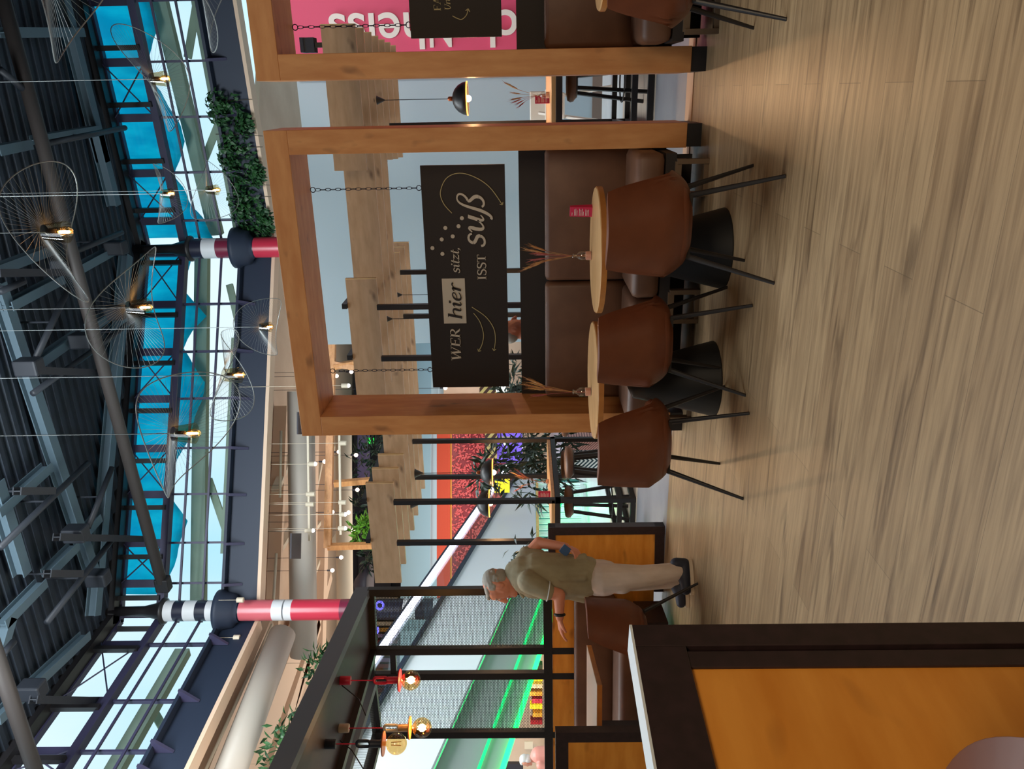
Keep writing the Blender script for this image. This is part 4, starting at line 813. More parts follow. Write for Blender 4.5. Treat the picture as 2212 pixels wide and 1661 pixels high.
tf = thing('bench_table', 'rectangular table with painted-on pale sheen and one black leg at the left bench', 'table', (-4.2, 4.4, 0))
tq = [on(1268, 1393, 2, .735), on(1290, 1480, 2, .735)]; tl = tq[1]-e1*1.1; tk = tq[0]-e1*1.2
MB().slab([tq[0], tq[1], tl, tk], (0, 0, -.033)).build('tabletop', 'table_edge', tf, bevel=.003); MB().slab([tq[0], tq[1], tl, tk], (0, 0, .002)).build('table_top_sheen', 'pale_sheen', tf)  # pale sheet over the wooden top: its reflection put into the colour
lg = on(1303, 1553, 1, 4.1); MB().bar((tl.x+.55, tl.y+.35, 0), (tl.x+.55, tl.y+.35, .70), .09, .09, e1).build('leg', 'black_metal', tf)
MB().slab([Vector((tl.x+.25, tl.y+.15, .012)), Vector((tl.x+.85, tl.y+.25, .012)), Vector((tl.x+.8, tl.y+.6, .012)), Vector((tl.x+.2, tl.y+.5, .012))], (0, 0, -.01)).build('foot_plate', 'black_metal', tf)
bk = on(1265, 1322, 2, .79); cc = dup(ch, (bk.x-.25*.98, bk.y+.25*.17, 0), 1.40, 'brown shell chair seen side-on at the left bench table, behind the standing man')
# framed divider left, nearer
N0 = on(1200, 1583, 2, 1.03); dv = thing('divider', 'black framed oak divider at the lower left, partly behind the nearest partition', 'partition', (N0.x-.7, N0.y, 0))
def dq(a0, a1, z0, z1, f=0): return [N0-e1*a0-e2*f+Vector((0, 0, z0-1)), N0-e1*a1-e2*f+Vector((0, 0, z0-1)), N0-e1*a1-e2*f+Vector((0, 0, z1-1)), N0-e1*a0-e2*f+Vector((0, 0, z1-1))]
q = MB()
for r in ((0, .06, .02, 1.0), (1.34, 1.4, .02, 1.0), (.06, 1.34, .93, 1.0), (.06, 1.34, .02, .09)): q.slab(dq(*r), e2*.06)
q.build('frame', 'black_laminate', dv); MB().slab(dq(.06, 1.34, .09, .93), e2*.035).build('panel', 'panel_wood', dv)
# nearest partition, edge-on to the viewer
A0 = on(1365, 1349, 2, 1.0); B0 = on(1419, 1661, 2, 1.0); pd = (B0-A0).normalized(); A0 = Vector((A0.x, A0.y, 0)); pn = Vector((-pd.y, pd.x, 0)); pn = pn if pn.x < 0 else -pn
pt_ = thing('partition', 'near black framed oak partition filling the lower left corner', 'partition', tuple(A0))
def pp(s, z, d=0): return A0+pd*s+pn*d+Vector((0, 0, z))
q = MB()
sw = (onP(1500, 1438, A0, pn)-A0).dot(pd); zr = onP(1493, 1440, A0, pn).z
def pbx(b, s0, s1, z0, z1, d0, d1): return b.hexa([pp(s0, z0, d0), pp(s1, z0, d0), pp(s1, z0, d1), pp(s0, z0, d1), pp(s0, z1, d0), pp(s1, z1, d0), pp(s1, z1, d1), pp(s0, z1, d1)])
gs = (onP(1600, 1398, A0, pn)-A0).dot(pd)
pbx(q, 0, gs-.004, 0, 1.0, 0, .06); pbx(q, gs+.004, sw, 0, zr+.02, .003, .06); pbx(q, gs-.004, 1.4, zr, 1.0, 0, .06); pbx(q, gs-.004, gs+.004, 0, zr, .012, .06); pbx(q, gs, 1.4, 0, .08, 0, .06); pbx(q, 1.34, 1.4, 0, 1, 0, .06)
q.build('frame', 'black_laminate', pt_, bevel=.0015)
pbx(MB(), sw, 1.35, .08, zr, .008, .05).build('panel', 'panel_wood', pt_); pbx(MB(), 0, 1.4, 1.0, 1.004, 0, .06).build('top_reflection', 'white_paint', pt_)  # white strip on top stands for the bluish reflection there
dup(ch, (-.648, .255, 0), PI+.02, 'brown leather shell chair back in the lower left corner, nearest of all')
# globe pendants under the pergola
def globe(px_, label, m, disc, lit, xs, cord='red_plastic'):
    """xs: photo x of rose top, rose end, clip start, clip end, holder end, globe centre"""
    top = on(xs[0], px_, 2, PZ); D = (top-CAMP).dot(_F); Z = lambda x: dep(x, px_, D).z; x, y = top.x, top.y
    t = thing('globe_pendant', label, 'pendant lamp', (x, y, PZ), 'globe bulbs under the pergola')
    MB().lathe([(.03, Z(xs[1])), (.032, Z(xs[1])+.005), (.032, Z(xs[0]))], (x, y, 0), 24).build('ceiling_rose', m, t, smooth=True, mods=[('EDGE_SPLIT', {})])
    MB().tube([(x, y, Z(xs[1])), (x, y, Z(xs[2]))], .004, 8).build('cord', cord, t)
    q = MB(); za, zb = Z(xs[2]), Z(xs[3]); c = (za+zb)/2; hh = (za-zb)/2-.02
    q.tube([(x+.026*math.cos(a), y, c+(hh if math.sin(a) > 0 else -hh)+.02*math.sin(a)) for a in [2*PI*i/24 for i in range(25)]], .011, 8); q.build('cord_clip', m, t, smooth=True)
    MB().lathe([(.024, Z(xs[4])), (.026, Z(xs[4])+.004), (.026, Z(xs[3])-.0)], (x, y, 0), 24).build('holder', m if m != 'cream' else 'table_wood', t, smooth=True, mods=[('EDGE_SPLIT', {})])
    zd = Z(xs[4]); MB().lathe([(.08, zd-.006), (.081, zd-.002), (.08, zd+.002)], (x, y, 0), 36).build('disc', disc, t)
    gz = Z(xs[5]); R = .071; MB().lathe([(.014, zd-gz), (.016, .070), (.03, .062)]+[(R*math.sin(a), R*math.cos(a)) for a in [math.radians(28+152*i/18) for i in range(19)]], (x, y, gz), 36, cap=False).build('globe', 'amber_glass', t, smooth=True)
    q = MB()
    for k in range(4): a = k*PI/2; q.tube([(x+.012*math.cos(a), y+.012*math.sin(a), gz+.035), (x+.016*math.cos(a), y+.016*math.sin(a), gz-.03)], .0028, 6)
    q.build('filament', 'filament' if lit else 'gold', t)
    if lit: point('globe_glow', (x, y, gz), 7, (1, .6, .3), .03)
globe(1470, 'red pendant with lit globe bulb, right of the three under the pergola', 'red_plastic', 'red_plastic', 1, (735, 758, 808, 838, 863, 888))
globe(1573, 'white and wood pendant with lit globe bulb and orange disc, lowest globe', 'cream', 'orange_plastic', 1, (733, 754, 830, 861, 885, 912))
globe(1607, 'black pendant on red cord with unlit globe bulb, leftmost globe', 'navy', 'copper', 0, (703, 726, 771, 800, 828, 857))
for i, pts in enumerate(([(738, 1480), (775, 1510), (790, 1545)], [(735, 1600), (760, 1620), (785, 1661)])):
    P = [on(x, y, 2, PZ-.05-.12*k) for k, (x, y) in enumerate(pts)]; o = MB().tube(P, .004, 6).build('loose_cable', 'black_metal', smooth=True); setorigin(o, P[0]); tag(o, ('loose dark cable running from the red pendant', 'loose dark cable hanging beside the leftmost globe')[i], 'cable')

# ================================================================ people
def organic(name, m, par, caps=(), balls=(), voxel=.008, it=4, fac=.5):
    b = MB()
    for (p, r, q, s) in caps:
        p, q = Vector(p), Vector(q); d = (q-p).normalized(); pts = []; rs = []
        for k in range(5): a = PI/2*(1-k/4); pts.append(p-d*r*math.sin(a)); rs.append(max(.0008, r*math.cos(a)))
        for k in range(5): a = PI/2*k/4; pts.append(q+d*s*math.sin(a)); rs.append(max(.0008, s*math.cos(a)))
        b.tube(pts, rs, 14)
    for (c, r, mx) in balls:
        k = len(b.v); b.ball((0, 0, 0), 1, 18)
        for i in range(k, len(b.v)): b.v[i] = tuple(Vector(c)+mx @ Vector((b.v[i][0]*r[0], b.v[i][1]*r[1], b.v[i][2]*r[2])))
    return b.build(name, m, par, smooth=True, mods=[('REMESH', {'mode': 'VOXEL', 'voxel_size': voxel, 'use_smooth_shade': True}), ('SMOOTH', {'factor': fac, 'iterations': it})])
DM = 5.5
def mp(x, y, s=0): return dep(x, y, DM+s)
Rv = Vector((_R0.x, _R0.y, 0)); Fv = Vector((-math.sin(YAW), math.cos(YAW), 0)); Up = Vector((0, 0, 1))
man = thing('person', 'grey-haired person in olive polo shirt and beige trousers leaning to the left, phone in hand', 'person', tuple(on(1495, 1240, 2, 0)))
I3 = Matrix.Identity(3)
def frame(fwd, up):      # columns: side, forward, up
    f = Vector(fwd).normalized(); u = Vector(up); s = f.cross(u).normalized(); u = s.cross(f).normalized(); m = Matrix((s, f, u)).transposed(); return m
hd = mp(1077, 1264); look = (mp(1084, 1299)-mp(1076, 1264)).normalized(); hup = (mp(1048, 1266)-mp(1100, 1270)).normalized(); hm = frame(look, hup)
hp = lambda s, f, u: hd+hm @ Vector((s, f, u))
elbN, wrN = mp(1208, 1285, -.20), mp(1209, 1334, -.22); shN, shF = mp(1142, 1256, -.17), mp(1142, 1200, .12); elbF, wrF = mp(1164, 1172, .12), mp(1222, 1181, .02)
cap_ = [(hp(0, -.03, .02), .088, hp(0, .0, -.02), .083), (hp(0, .03, .03), .072, hp(0, .035, -.03), .066), (hp(0, .055, -.075), .042, hp(0, .085, -.095), .026), (hp(.0, -.01, -.06), .062, hp(0, .04, -.085), .048),
        (hp(0, .098, .02), .014, hp(0, .122, -.025), .017), (hp(0, .088, -.055), .022, hp(0, .098, -.062), .012),
        (hp(0, -.03, -.06), .058, mp(1122, 1246, -.02), .062), (mp(1130, 1236, -.02), .10, mp(1200, 1240, -.02), .11),
        (shN, .055, mp(1178, 1276, -.19), .050), (mp(1178, 1276, -.19), .049, elbN, .043), (elbN, .043, wrN, .028), (shF, .055, elbF, .043), (elbF, .042, wrF, .028),
        (mp(1290, 1244, 0), .10, mp(1300, 1246, 0), .10)]
def hand(wr, tip, nrm, curl, r=.0088):
    wr, tip = Vector(wr), Vector(tip); d = (tip-wr).normalized(); n = Vector(nrm); n = (n-d*n.dot(d)).normalized(); s = d.cross(n); out = []
    for k in (-1.1, -.35, .4, 1.1): out.append((wr+d*.012, .020, wr+d*.088+s*k*.024, .0115))
    for k, L in zip((-1.25, -.42, .42, 1.2), (.060, .076, .082, .070)):
        p = wr+d*.088+s*k*.0235; a = curl; q = p
        for j, f in enumerate((.45, .32, .25)):
            dr = (d*math.cos(a)+n*math.sin(a)); e = q+dr*L*f; out.append((q, r-.0004*j, e, r-.0005*(j+1))); q = e; a += curl
    th0 = wr+d*.03+s*.024; th1 = th0+d*.03+s*.022+n*.008; out += [(th0, .014, th1, .0115), (th1, .0105, th1+d*.028+n*.012+s*.004, .0092)]
    return out
cap_ += hand(wrN, mp(1213, 1376, -.22), mp(1240, 1350, -.20)-mp(1209, 1350, -.22), .22)
cap_ += hand(wrF, mp(1246, 1192, -.05), -Rv, .55)
ears = [(hp(s*.082, -.015, -.012), (.012, .022, .034), hm) for s in (-1, 1)]
organic('body', 'skin', man, cap_, [(hp(0, -.02, .018), (.082, .103, .093), hm)]+ears, .0045, 3)
for s in (-1, 1):
    MB().ball(hp(s*.034, .087, .012), .010, 10).build('eye', 'white_plastic', man, smooth=True)
    MB().tube([hp(s*.018, .094, .034), hp(s*.036, .092, .038), hp(s*.054, .080, .034)], .005, 6).build('eyebrow', 'hair_grey', man)
MB().tube([hp(-.024, .094, -.058), hp(0, .108, -.060), hp(.024, .094, -.058)], .0035, 6).build('mouth', 'col_rose', man)
r = random.Random(4); hb = [(hp(0, -.045, .035), (.083, .082, .074), hm), (hp(0, -.055, -.02), (.080, .060, .066), hm), (hp(.0, .01, .080), (.062, .07, .028), hm), (hp(-.074, -.02, .035), (.013, .034, .036), hm), (hp(.074, -.02, .035), (.013, .034, .036), hm)]
for i in range(46):
    a, e = r.uniform(-2.6, 2.6), r.uniform(-.5, 1.35); v = Vector((math.sin(a)*math.cos(e), -math.cos(a)*math.cos(e), math.sin(e)))
    if v.y > .35 and v.z < .6: continue
    hb.append((hp(v.x*.080, -.035+v.y*.080, .020+v.z*.080), (r.uniform(.010, .017),)*3, hm))
for k in range(5): hb.append((hp(-.03+.015*k, .062, .094-.004*abs(k-2)), (.017, .022, .016), hm))
organic('hair', 'hair_grey', man, [], hb, .0045, 4, .5)
# polo shirt: torso, collar, sleeves
tc = [(mp(1132, 1238, -.02), .125, mp(1162, 1240, -.02), .158), (mp(1162, 1240, -.02), .158, mp(1215, 1244, -.01), .166), (mp(1215, 1244, -.01), .166, mp(1262, 1244, 0), .148), (mp(1262, 1244, 0), .145, mp(1292, 1253, 0), .098),
      (mp(1115, 1235, -.02), .085, mp(1135, 1250, -.06), .11), (shN, .082, mp(1180, 1277, -.20), .064), (shF, .08, mp(1150, 1194, .13), .062), (mp(1140, 1215, .06), .10, mp(1160, 1215, .04), .10), (mp(1150, 1262, -.06), .10, mp(1215, 1266, -.04), .10)]
for i in range(9): y = 1215+i*9; tc.append((mp(1205+6*(i % 3), y, -.17+.10*abs(i-4)/4), .018, mp(1262+5*(i % 2), y-14+3*i, -.15+.10*abs(i-4)/4), .022))
organic('polo_shirt', 'polo', man, tc, [], .009, 5)
organic('collar', 'polo', man, [(mp(1103, 1237, -.02), .018, mp(1112, 1262, -.10), .018), (mp(1112, 1262, -.10), .018, mp(1130, 1288, -.08), .014), (mp(1103, 1237, -.02), .018, mp(1112, 1255, .08), .016)], [], .005, 2)
MB().tube([mp(1184, 1277, -.20)+(Vector(hm.col[0])*math.cos(a)*.063+ (mp(1184, 1290, -.2)-mp(1184, 1277, -.2)).normalized()*math.sin(a)*.066+Up*.012*math.sin(a)) for a in [2*PI*i/24 for i in range(25)]], .004, 6).build('sleeve_piping', 'white_paint', man)
# trousers
hipN, hipF = mp(1300, 1250, -.06), mp(1300, 1248, .10); knN, knF = mp(1388, 1246, -.08), mp(1388, 1252, .12); anN, anF = mp(1462, 1235, -.04), mp(1458, 1252, .14)
tr = [(mp(1285, 1247, 0), .13, mp(1305, 1248, 0), .13), (hipN, .115, knN, .083), (knN, .083, anN, .066), (hipF, .105, knF, .080), (knF, .080, anF, .062), (mp(1320, 1260, -.06), .07, mp(1345, 1260, -.08), .075)]
for i in range(0): tr.append((mp(1400+i*10, 1222+4*(i % 3), -.12), .012, mp(1396+i*10, 1262-5*(i % 2), -.13), .012))
for i in range(0): tr.append((mp(1310+i*14, 1228+i*3, -.15), .012, mp(1340+i*16, 1270-i*3, -.14), .012))
organic('trousers', 'chino', man, tr, [], .008, 3)
for (ax, ay, s, nm) in ((1486, 1208, -.04, 0), (1474, 1236, .14, 1)):
    heel = mp(ax, ay+10, s); toe = mp(ax+3, ay+66, s-.05); heel.z = toe.z = .055
    organic('shoe', 'shoe', man, [(heel, .042, heel+Vector((0, 0, .055)), .046), (heel, .042, heel.lerp(toe, .55), .046), (heel.lerp(toe, .3)+Vector((0, 0, .035)), .042, heel.lerp(toe, .75), .036), (heel.lerp(toe, .55), .044, toe, .036)], [], .006, 3)
    d = (toe-heel).normalized(); n = Vector((-d.y, d.x, 0)); out = []
    for i in range(24):
        a = 2*PI*i/24; c, q_ = math.cos(a), math.sin(a); L = (toe-heel).length; u = (L/2+.036)*math.copysign(abs(c)**.7, c); out.append(((heel+toe)/2+d*u+n*(.043*math.copysign(abs(q_)**.8, q_))).to_2d().to_3d()+Vector((0, 0, .001)))
    MB().slab(out, (0, 0, .024)).build('sole', 'sole', man)
wd = (wrN-elbN).normalized(); u1 = wd.orthogonal().normalized(); u2 = wd.cross(u1)
MB().tube([wrN-wd*.02+(u1*math.cos(a)+u2*math.sin(a))*.031 for a in [2*PI*i/24 for i in range(25)]], .0105, 8).build('watch', 'watch_black', man, smooth=True)
ph = thing('phone', 'blue-grey phone held behind the back by the person in the olive polo', 'phone', tuple(mp(1221, 1188, -.06)))
c = mp(1221, 1189, -.055); a1 = (mp(1230, 1194, -.05)-mp(1212, 1180, -.06)).normalized(); a2 = a1.cross(Fv).normalized()
MB().slab([c+a1*.035+a2*.033, c-a1*.035+a2*.033, c-a1*.035-a2*.033, c+a1*.035-a2*.033], Fv*.009).build('case', 'phone_blue', ph, bevel=.002)

def simple_person(label, head, fwd, shirt, hairm, hairfull, floor_z=0, seat=.72):
    h = Vector(head); f = Vector(fwd).normalized(); m = frame(f, Up); q = lambda s, a, u: h+m @ Vector((s, a, u)); t = thing('person', label, 'person', (h.x, h.y, floor_z))
    sh = -.26; hz = seat+.10-h.z
    caps = [(q(0, -.02, .02), .09, q(0, .02, -.03), .078), (q(0, .05, -.07), .045, q(0, .075, -.09), .03), (q(0, .1, .0), .013, q(0, .118, -.03), .015), (q(0, -.03, -.08), .056, q(0, -.05, -.2), .07), (q(0, -.12, sh), .11, q(0, -.16, hz), .12)]
    for s in (-1, 1):
        caps += [(q(s*.18, -.05, sh), .05, q(s*.22, .0, sh-.27), .042), (q(s*.22, 0, sh-.27), .04, q(s*.13, .24, sh-.24), .028), (q(s*.10, 0, hz), .08, q(s*.12, .42, hz+.02), .06), (q(s*.12, .42, hz+.02), .055, q(s*.12, .42, -h.z+.09), .04), (q(s*.12, .42, -h.z+.05), .04, q(s*.12, .58, -h.z+.035), .032)]
        caps += hand(q(s*.13, .24, sh-.24), q(s*.10, .42, sh-.25), -Up, .3)
    organic('body', 'skin', t, caps, [(q(0, -.01, .02), (.078, .10, .098), m)]+[(q(s*.08, -.01, -.01), (.012, .022, .032), m) for s in (-1, 1)], .007, 3)
    organic('shirt', shirt, t, [(q(0, -.13, sh+.02), .15, q(0, -.16, hz+.08), .15), (q(0, -.10, -.16), .085, q(0, -.12, -.22), .11)]+[(q(s*.17, -.05, sh), .075, q(s*.215, .0, sh-.25), .06) for s in (-1, 1)], [], .012, 4)
    organic('trousers', 'navy', t, [c for s in (-1, 1) for c in ((q(0, -.05, hz), .15, q(s*.10, .05, hz), .11), (q(s*.10, 0, hz), .10, q(s*.12, .42, hz+.02), .08), (q(s*.12, .42, hz+.02), .075, q(s*.12, .42, -h.z+.12), .06))], [], .014, 3)
    hb = [(q(0, -.045, .03), (.086, .078, .088), m)]+([(q(0, -.05, -.03), (.09, .06, .09), m), (q(0, 0, .075), (.075, .08, .045), m)] if hairfull else [])
    organic('hair', hairm, t, [], hb, .008, 2)
    return t
simple_person('short-haired person in black shirt seen through the gap under the WER hier sign', dep(1107, 713, 6.9), Rv+Fv*.1, 'watch_black', 'hair_grey', False, seat=.70)
s_ = dup(st, tuple(Vector((dep(1107, 713, 6.9)-Rv*.06).to_2d().to_3d())), 0, 'bar stool under the person in the black shirt', (1, 1, .93))
simple_person('white-haired person in pink jacket sitting far left beyond the pergola', dep(1136, 1643, 14), -Rv+Fv*.3, 'pink_cup', 'letter_white', True, seat=.45)
s_ = dup(ch, tuple(Vector((dep(1136, 1643, 14)).to_2d().to_3d())), 2, 'shell chair under the white-haired person far left')
# ================================================================ plants
def bush(name, label, cat, pts, n, L, Wd, m, stem=None, grp=None, seed=1, out=.7, droop=.2, par=None):
    """pts: list of (centre, radius xyz); leaves point outward from the crown centres"""
    r = random.Random(seed); c0 = Vector(pts[0][0]); t = thing(name, label, cat, tuple(c0-Vector((0, 0, pts[0][1][2]))), grp); b = MB()
    for i in range(n):
        c, R = pts[i % len(pts)]; v = Vector((r.gauss(0, 1), r.gauss(0, 1), r.gauss(0, 1))).normalized()*r.uniform(.35, 1)**.6
        p = Vector(c)+Vector((v.x*R[0], v.y*R[1], v.z*R[2])); d = v*out+Vector((r.uniform(-.5, .5), r.uniform(-.5, .5), r.uniform(-.5, .5)-droop)); b.leaf(p, d, L*r.uniform(.7, 1.2), Wd*r.uniform(.8, 1.2), (r.uniform(-.6, .6), r.uniform(-1, .2), 1))
    b.build('foliage', m, t)
    if stem:
        q = MB()
        for (a, e, w) in stem: q.tube([a, (Vector(a)+Vector(e))/2+Vector((.03, 0, 0)), e], [w, w*.8, w*.5], 7)
        q.build('stem', 'stem', t, smooth=True)
    return t
def db(x, y, D): return dep(x, y, D)
D = 10.5
pl_ = bush('indoor_tree', 'big olive-leaved indoor tree behind the left bar table', 'plant', [(db(1160, 985, D), (.35, .4, .35)), (db(1115, 1010, D), (.35, .4, .35)), (db(1190, 960, D), (.4, .4, .3)), (db(1070, 1005, D), (.25, .3, .2)), (db(1165, 1050, D), (.28, .3, .28)), (db(1040, 1030, D), (.12, .2, .1)), (db(1205, 1010, D), (.3, .3, .2)), (db(1130, 965, D), (.2, .3, .3))], 560, .24, .045, 'leaf_dark', [(db(1240, 1000, D), db(1120, 1000, D), .025), (db(1160, 1000, D), db(1080, 1040, D), .015), (db(1180, 1000, D), db(1150, 950, D), .015)], seed=5)
bush('indoor_tree', 'second leafy indoor tree showing under the left end of the sign', 'plant', [(db(1110, 850, 10.5), (.4, .3, .22)), (db(1100, 870, 10.5), (.3, .3, .2)), (db(1120, 820, 10.8), (.3, .3, .15))], 200, .2, .05, 'leaf_dark', [(db(1230, 860, 10.5), db(1110, 855, 10.5), .02)], seed=6)
bush('rubber_plant', 'small rubber plant between the standing person and the steel post', 'plant', [(db(1125, 1195, 7.6), (.10, .12, .15)), (db(1145, 1180, 7.6), (.09, .1, .1)), (db(1112, 1212, 7.6), (.07, .1, .08))], 26, .13, .05, 'leaf_dark', [(db(1245, 1200, 7.6), db(1120, 1195, 7.6), .008)], seed=7)
o = MB(); p = db(1245, 1200, 7.6); o.lathe([(.07, -.12), (.1, .03), (.09, .03), (.08, 0)], (p.x, p.y, p.z), 24); o = o.build('flower_pot', 'white_paint', smooth=True); setorigin(o, p); tag(o, 'white pot of the small rubber plant', 'pot')
o = MB(); o.box(p.x-.2, p.y-.2, 0, p.x+.2, p.y+.2, p.z-.12); o = o.build('side_cabinet', 'white_paint', bevel=.01); setorigin(o, (p.x, p.y, 0)); tag(o, 'small white cabinet carrying the rubber plant pot', 'cabinet')
# planter box with chevron pattern, picket rail, green wall, tiled mall floor things
a, b_ = db(1280, 1032, 11.2), db(1280, 972, 11.2); za = db(1217, 1000, 11.2).z; zb = 0.0
o = MB().box(a.x, a.y, zb, b_.x, a.y+.5, za).build('planter', 'zigzag_teal'); setorigin(o, (a.x, a.y, zb)); tag(o, 'planter with teal and white chevron front behind the left bar table', 'planter')
a, b_ = db(1280, 972, 11.0), db(1280, 945, 11.0); o = MB().box(a.x, a.y, zb, b_.x, a.y+.4, za-.02).build('planter', 'zigzag_rose'); setorigin(o, (a.x, a.y, zb)); tag(o, 'planter with rose diamond front next to the main booth post', 'planter')
f = thing('picket_rail', 'white picket railing with oak top rail beyond the left bar table', 'railing', (-8, 14, 0))
A, B = dep(1160, 1045, 15), dep(1162, 1192, 14); MB().bar(A, B, .08, .05).build('top_rail', 'table_wood', f); n = 34
for u in (A, B): MB().bar((u.x, u.y, 0), (u.x, u.y, u.z), .05, .05).build('post', 'white_paint', f)
for i in range(n):
    u = A.lerp(B, (i+.5)/n); MB().bar((u.x, u.y, .12), (u.x+.01*(i % 3-1), u.y, u.z), .035, .02).build('picket', 'white_paint', f)
MB().bar((A.x, A.y, .1), (B.x, B.y, .1), .05, .05).build('bottom_rail', 'white_paint', f)
A2, B2 = dep(1160, 1040, 17), dep(1160, 1200, 16); o = MB().slab([(A2.x, A2.y, 0), (B2.x, B2.y, 0), (B2.x, B2.y, .98), (A2.x, A2.y, .98)], (0, .1, 0)).build('green_wall', 'green_wall'); setorigin(o, (A2.x, A2.y, 0)); tag(o, 'low green-lit wall behind the white picket railing', 'wall')
o = MB().bar(dep(1218, 1075, 14.3), dep(1185, 1150, 14.3), .03, .03).build('green_tube_light', 'led_green'); setorigin(o, dep(1218, 1075, 14.3)); tag(o, 'slanting green light line at the picket railing', 'light')
point('green_floor_glow', dep(1235, 1100, 14.6), 30, (.1, 1, .3), .1); point('green_floor_glow', dep(1225, 1185, 13), 14, (.1, 1, .3), .1)
# cafe corner far left, below the walkway
def cafe(name, label, cat, m, x0, y0, x1, y1, D, th=.15):
    P = [dep(x, y, D) for x, y in ((x0, y0), (x1, y0), (x1, y1), (x0, y1))]; o = MB().slab(P, Fv*th).build(name, m); setorigin(o, dep((x0+x1)/2, (y0+y1)/2, D)); return tag(o, label, cat)
cafe('cafe_wall', 'warm orange-lit wall under the walkway at far left', 'wall', 'peach_wall', 1060, 1400, 1190, 1720, 24)
for i, (y, m) in enumerate(((1436, 'leaf_dark'), (1448, 'gold'), (1462, 'yellow_lit'), (1478, 'cream'), (1494, 'gold'), (1510, 'menu_red'), (1522, 'yellow_lit'), (1540, 'gold'), (1556, 'red_wall'))): cafe('goods_stand', 'small coloured goods stand under the walkway, ' + ('first', 'second', 'third', 'fourth', 'fifth', 'sixth', 'seventh', 'eighth', 'last')[i]+' from the pergola post towards the left', 'stand', m, 1142+(i*5) % 9, y, 1172, y+9, 21, .3)
cafe('picture_frame', 'square framed picture on the warm wall at far left', 'picture', 'cream', 1133, 1602, 1151, 1618, 23.4, .05); cafe('cafe_counter', 'dark counter at the far left edge under the walkway', 'counter', 'mall_dark', 1092, 1650, 1130, 1720, 22)
point('cafe_light', dep(1110, 1560, 20), 220, (1, .62, .34), .3)
for i in range(4): dup(ch, tuple(on(1255-i*4, 1600-i*45, 2, 0)), i*1.3, ('first', 'second', 'third', 'fourth')[i]+' distant cafe chair under the walkway, counted from the left')
# upper level planters
for i, (x, y, rx, rz, D, m, lab) in enumerate(((800, 1000, 1.1, .7, 30, 'leaf_dark', 'dark leafy plant beside the green exit sign on the upper level'), (790, 1105, 1.0, .5, 30, 'leaf_dark', 'dark leafy plant above the left end boards'), (782, 1146, .45, .35, 29, 'leaf_bright', 'bright lime plant above the left boards'), (800, 1200, .6, .3, 30, 'leaf_dark', 'thin dark plant left of the lime plant'), (700, 1445, .7, .6, 24, 'leaf_green', 'green plant over the pergola beam by the red pendant'), (650, 1590, .9, 1.0, 22, 'leaf_green', 'bushy plant above the pergola beam at the far left'), (625, 1640, .8, .9, 20, 'leaf_green', 'bushy plant at the far left photo edge'))):
    c = dep(x, y, D); bush('hanging_plant', lab, 'plant', [(c, (rx, .6, rz)), (c+Vector((.3, 0, -.3)), (rx*.7, .5, rz*.7))], 200, .42, .12, m, seed=20+i)
    q = MB().box(c.x-rx, c.y-.3, c.z-rz-.55, c.x+rx, c.y+.3, c.z-rz-.1).build('planter_box', 'mall_dark'); setorigin(q, c-Vector((0, 0, rz+.5))); tag(q, 'dark box of the '+lab, 'planter')
# ivy on the parapet right of the column
for i, (s, w, z, n) in enumerate(((.9, 1.0, 10.95, 520), (2.6, 1.0, 11.0, 420), (4.2, .9, 11.1, 300), (9.5, 1.1, 11.1, 420))):
    c = PA(s+.25, z, .35); q = [(c, (w*.9, .18, .62)), (c+Vector((.3, 0, .35)), (w*.7, .2, .4)), (c+Vector((-.3, 0, -.5)), (w*.5, .15, .3))]
    bush('ivy', ('dense ivy on the parapet right beside the column', 'dense ivy on the parapet, second clump from the column', 'thin ivy clump on the parapet farthest from the column', 'ivy behind the wire lamp at the photo top edge')[i], 'plant', q, n, .20, .15, 'leaf_green', [(c+Vector((-w*.6, .1, .5)), c+Vector((-w*.7, .1, -1.1)), .015), (c+Vector((w*.5, .1, .5)), c+Vector((w*.6, .1, -.9)), .015)], seed=40+i, out=.3, droop=.6)
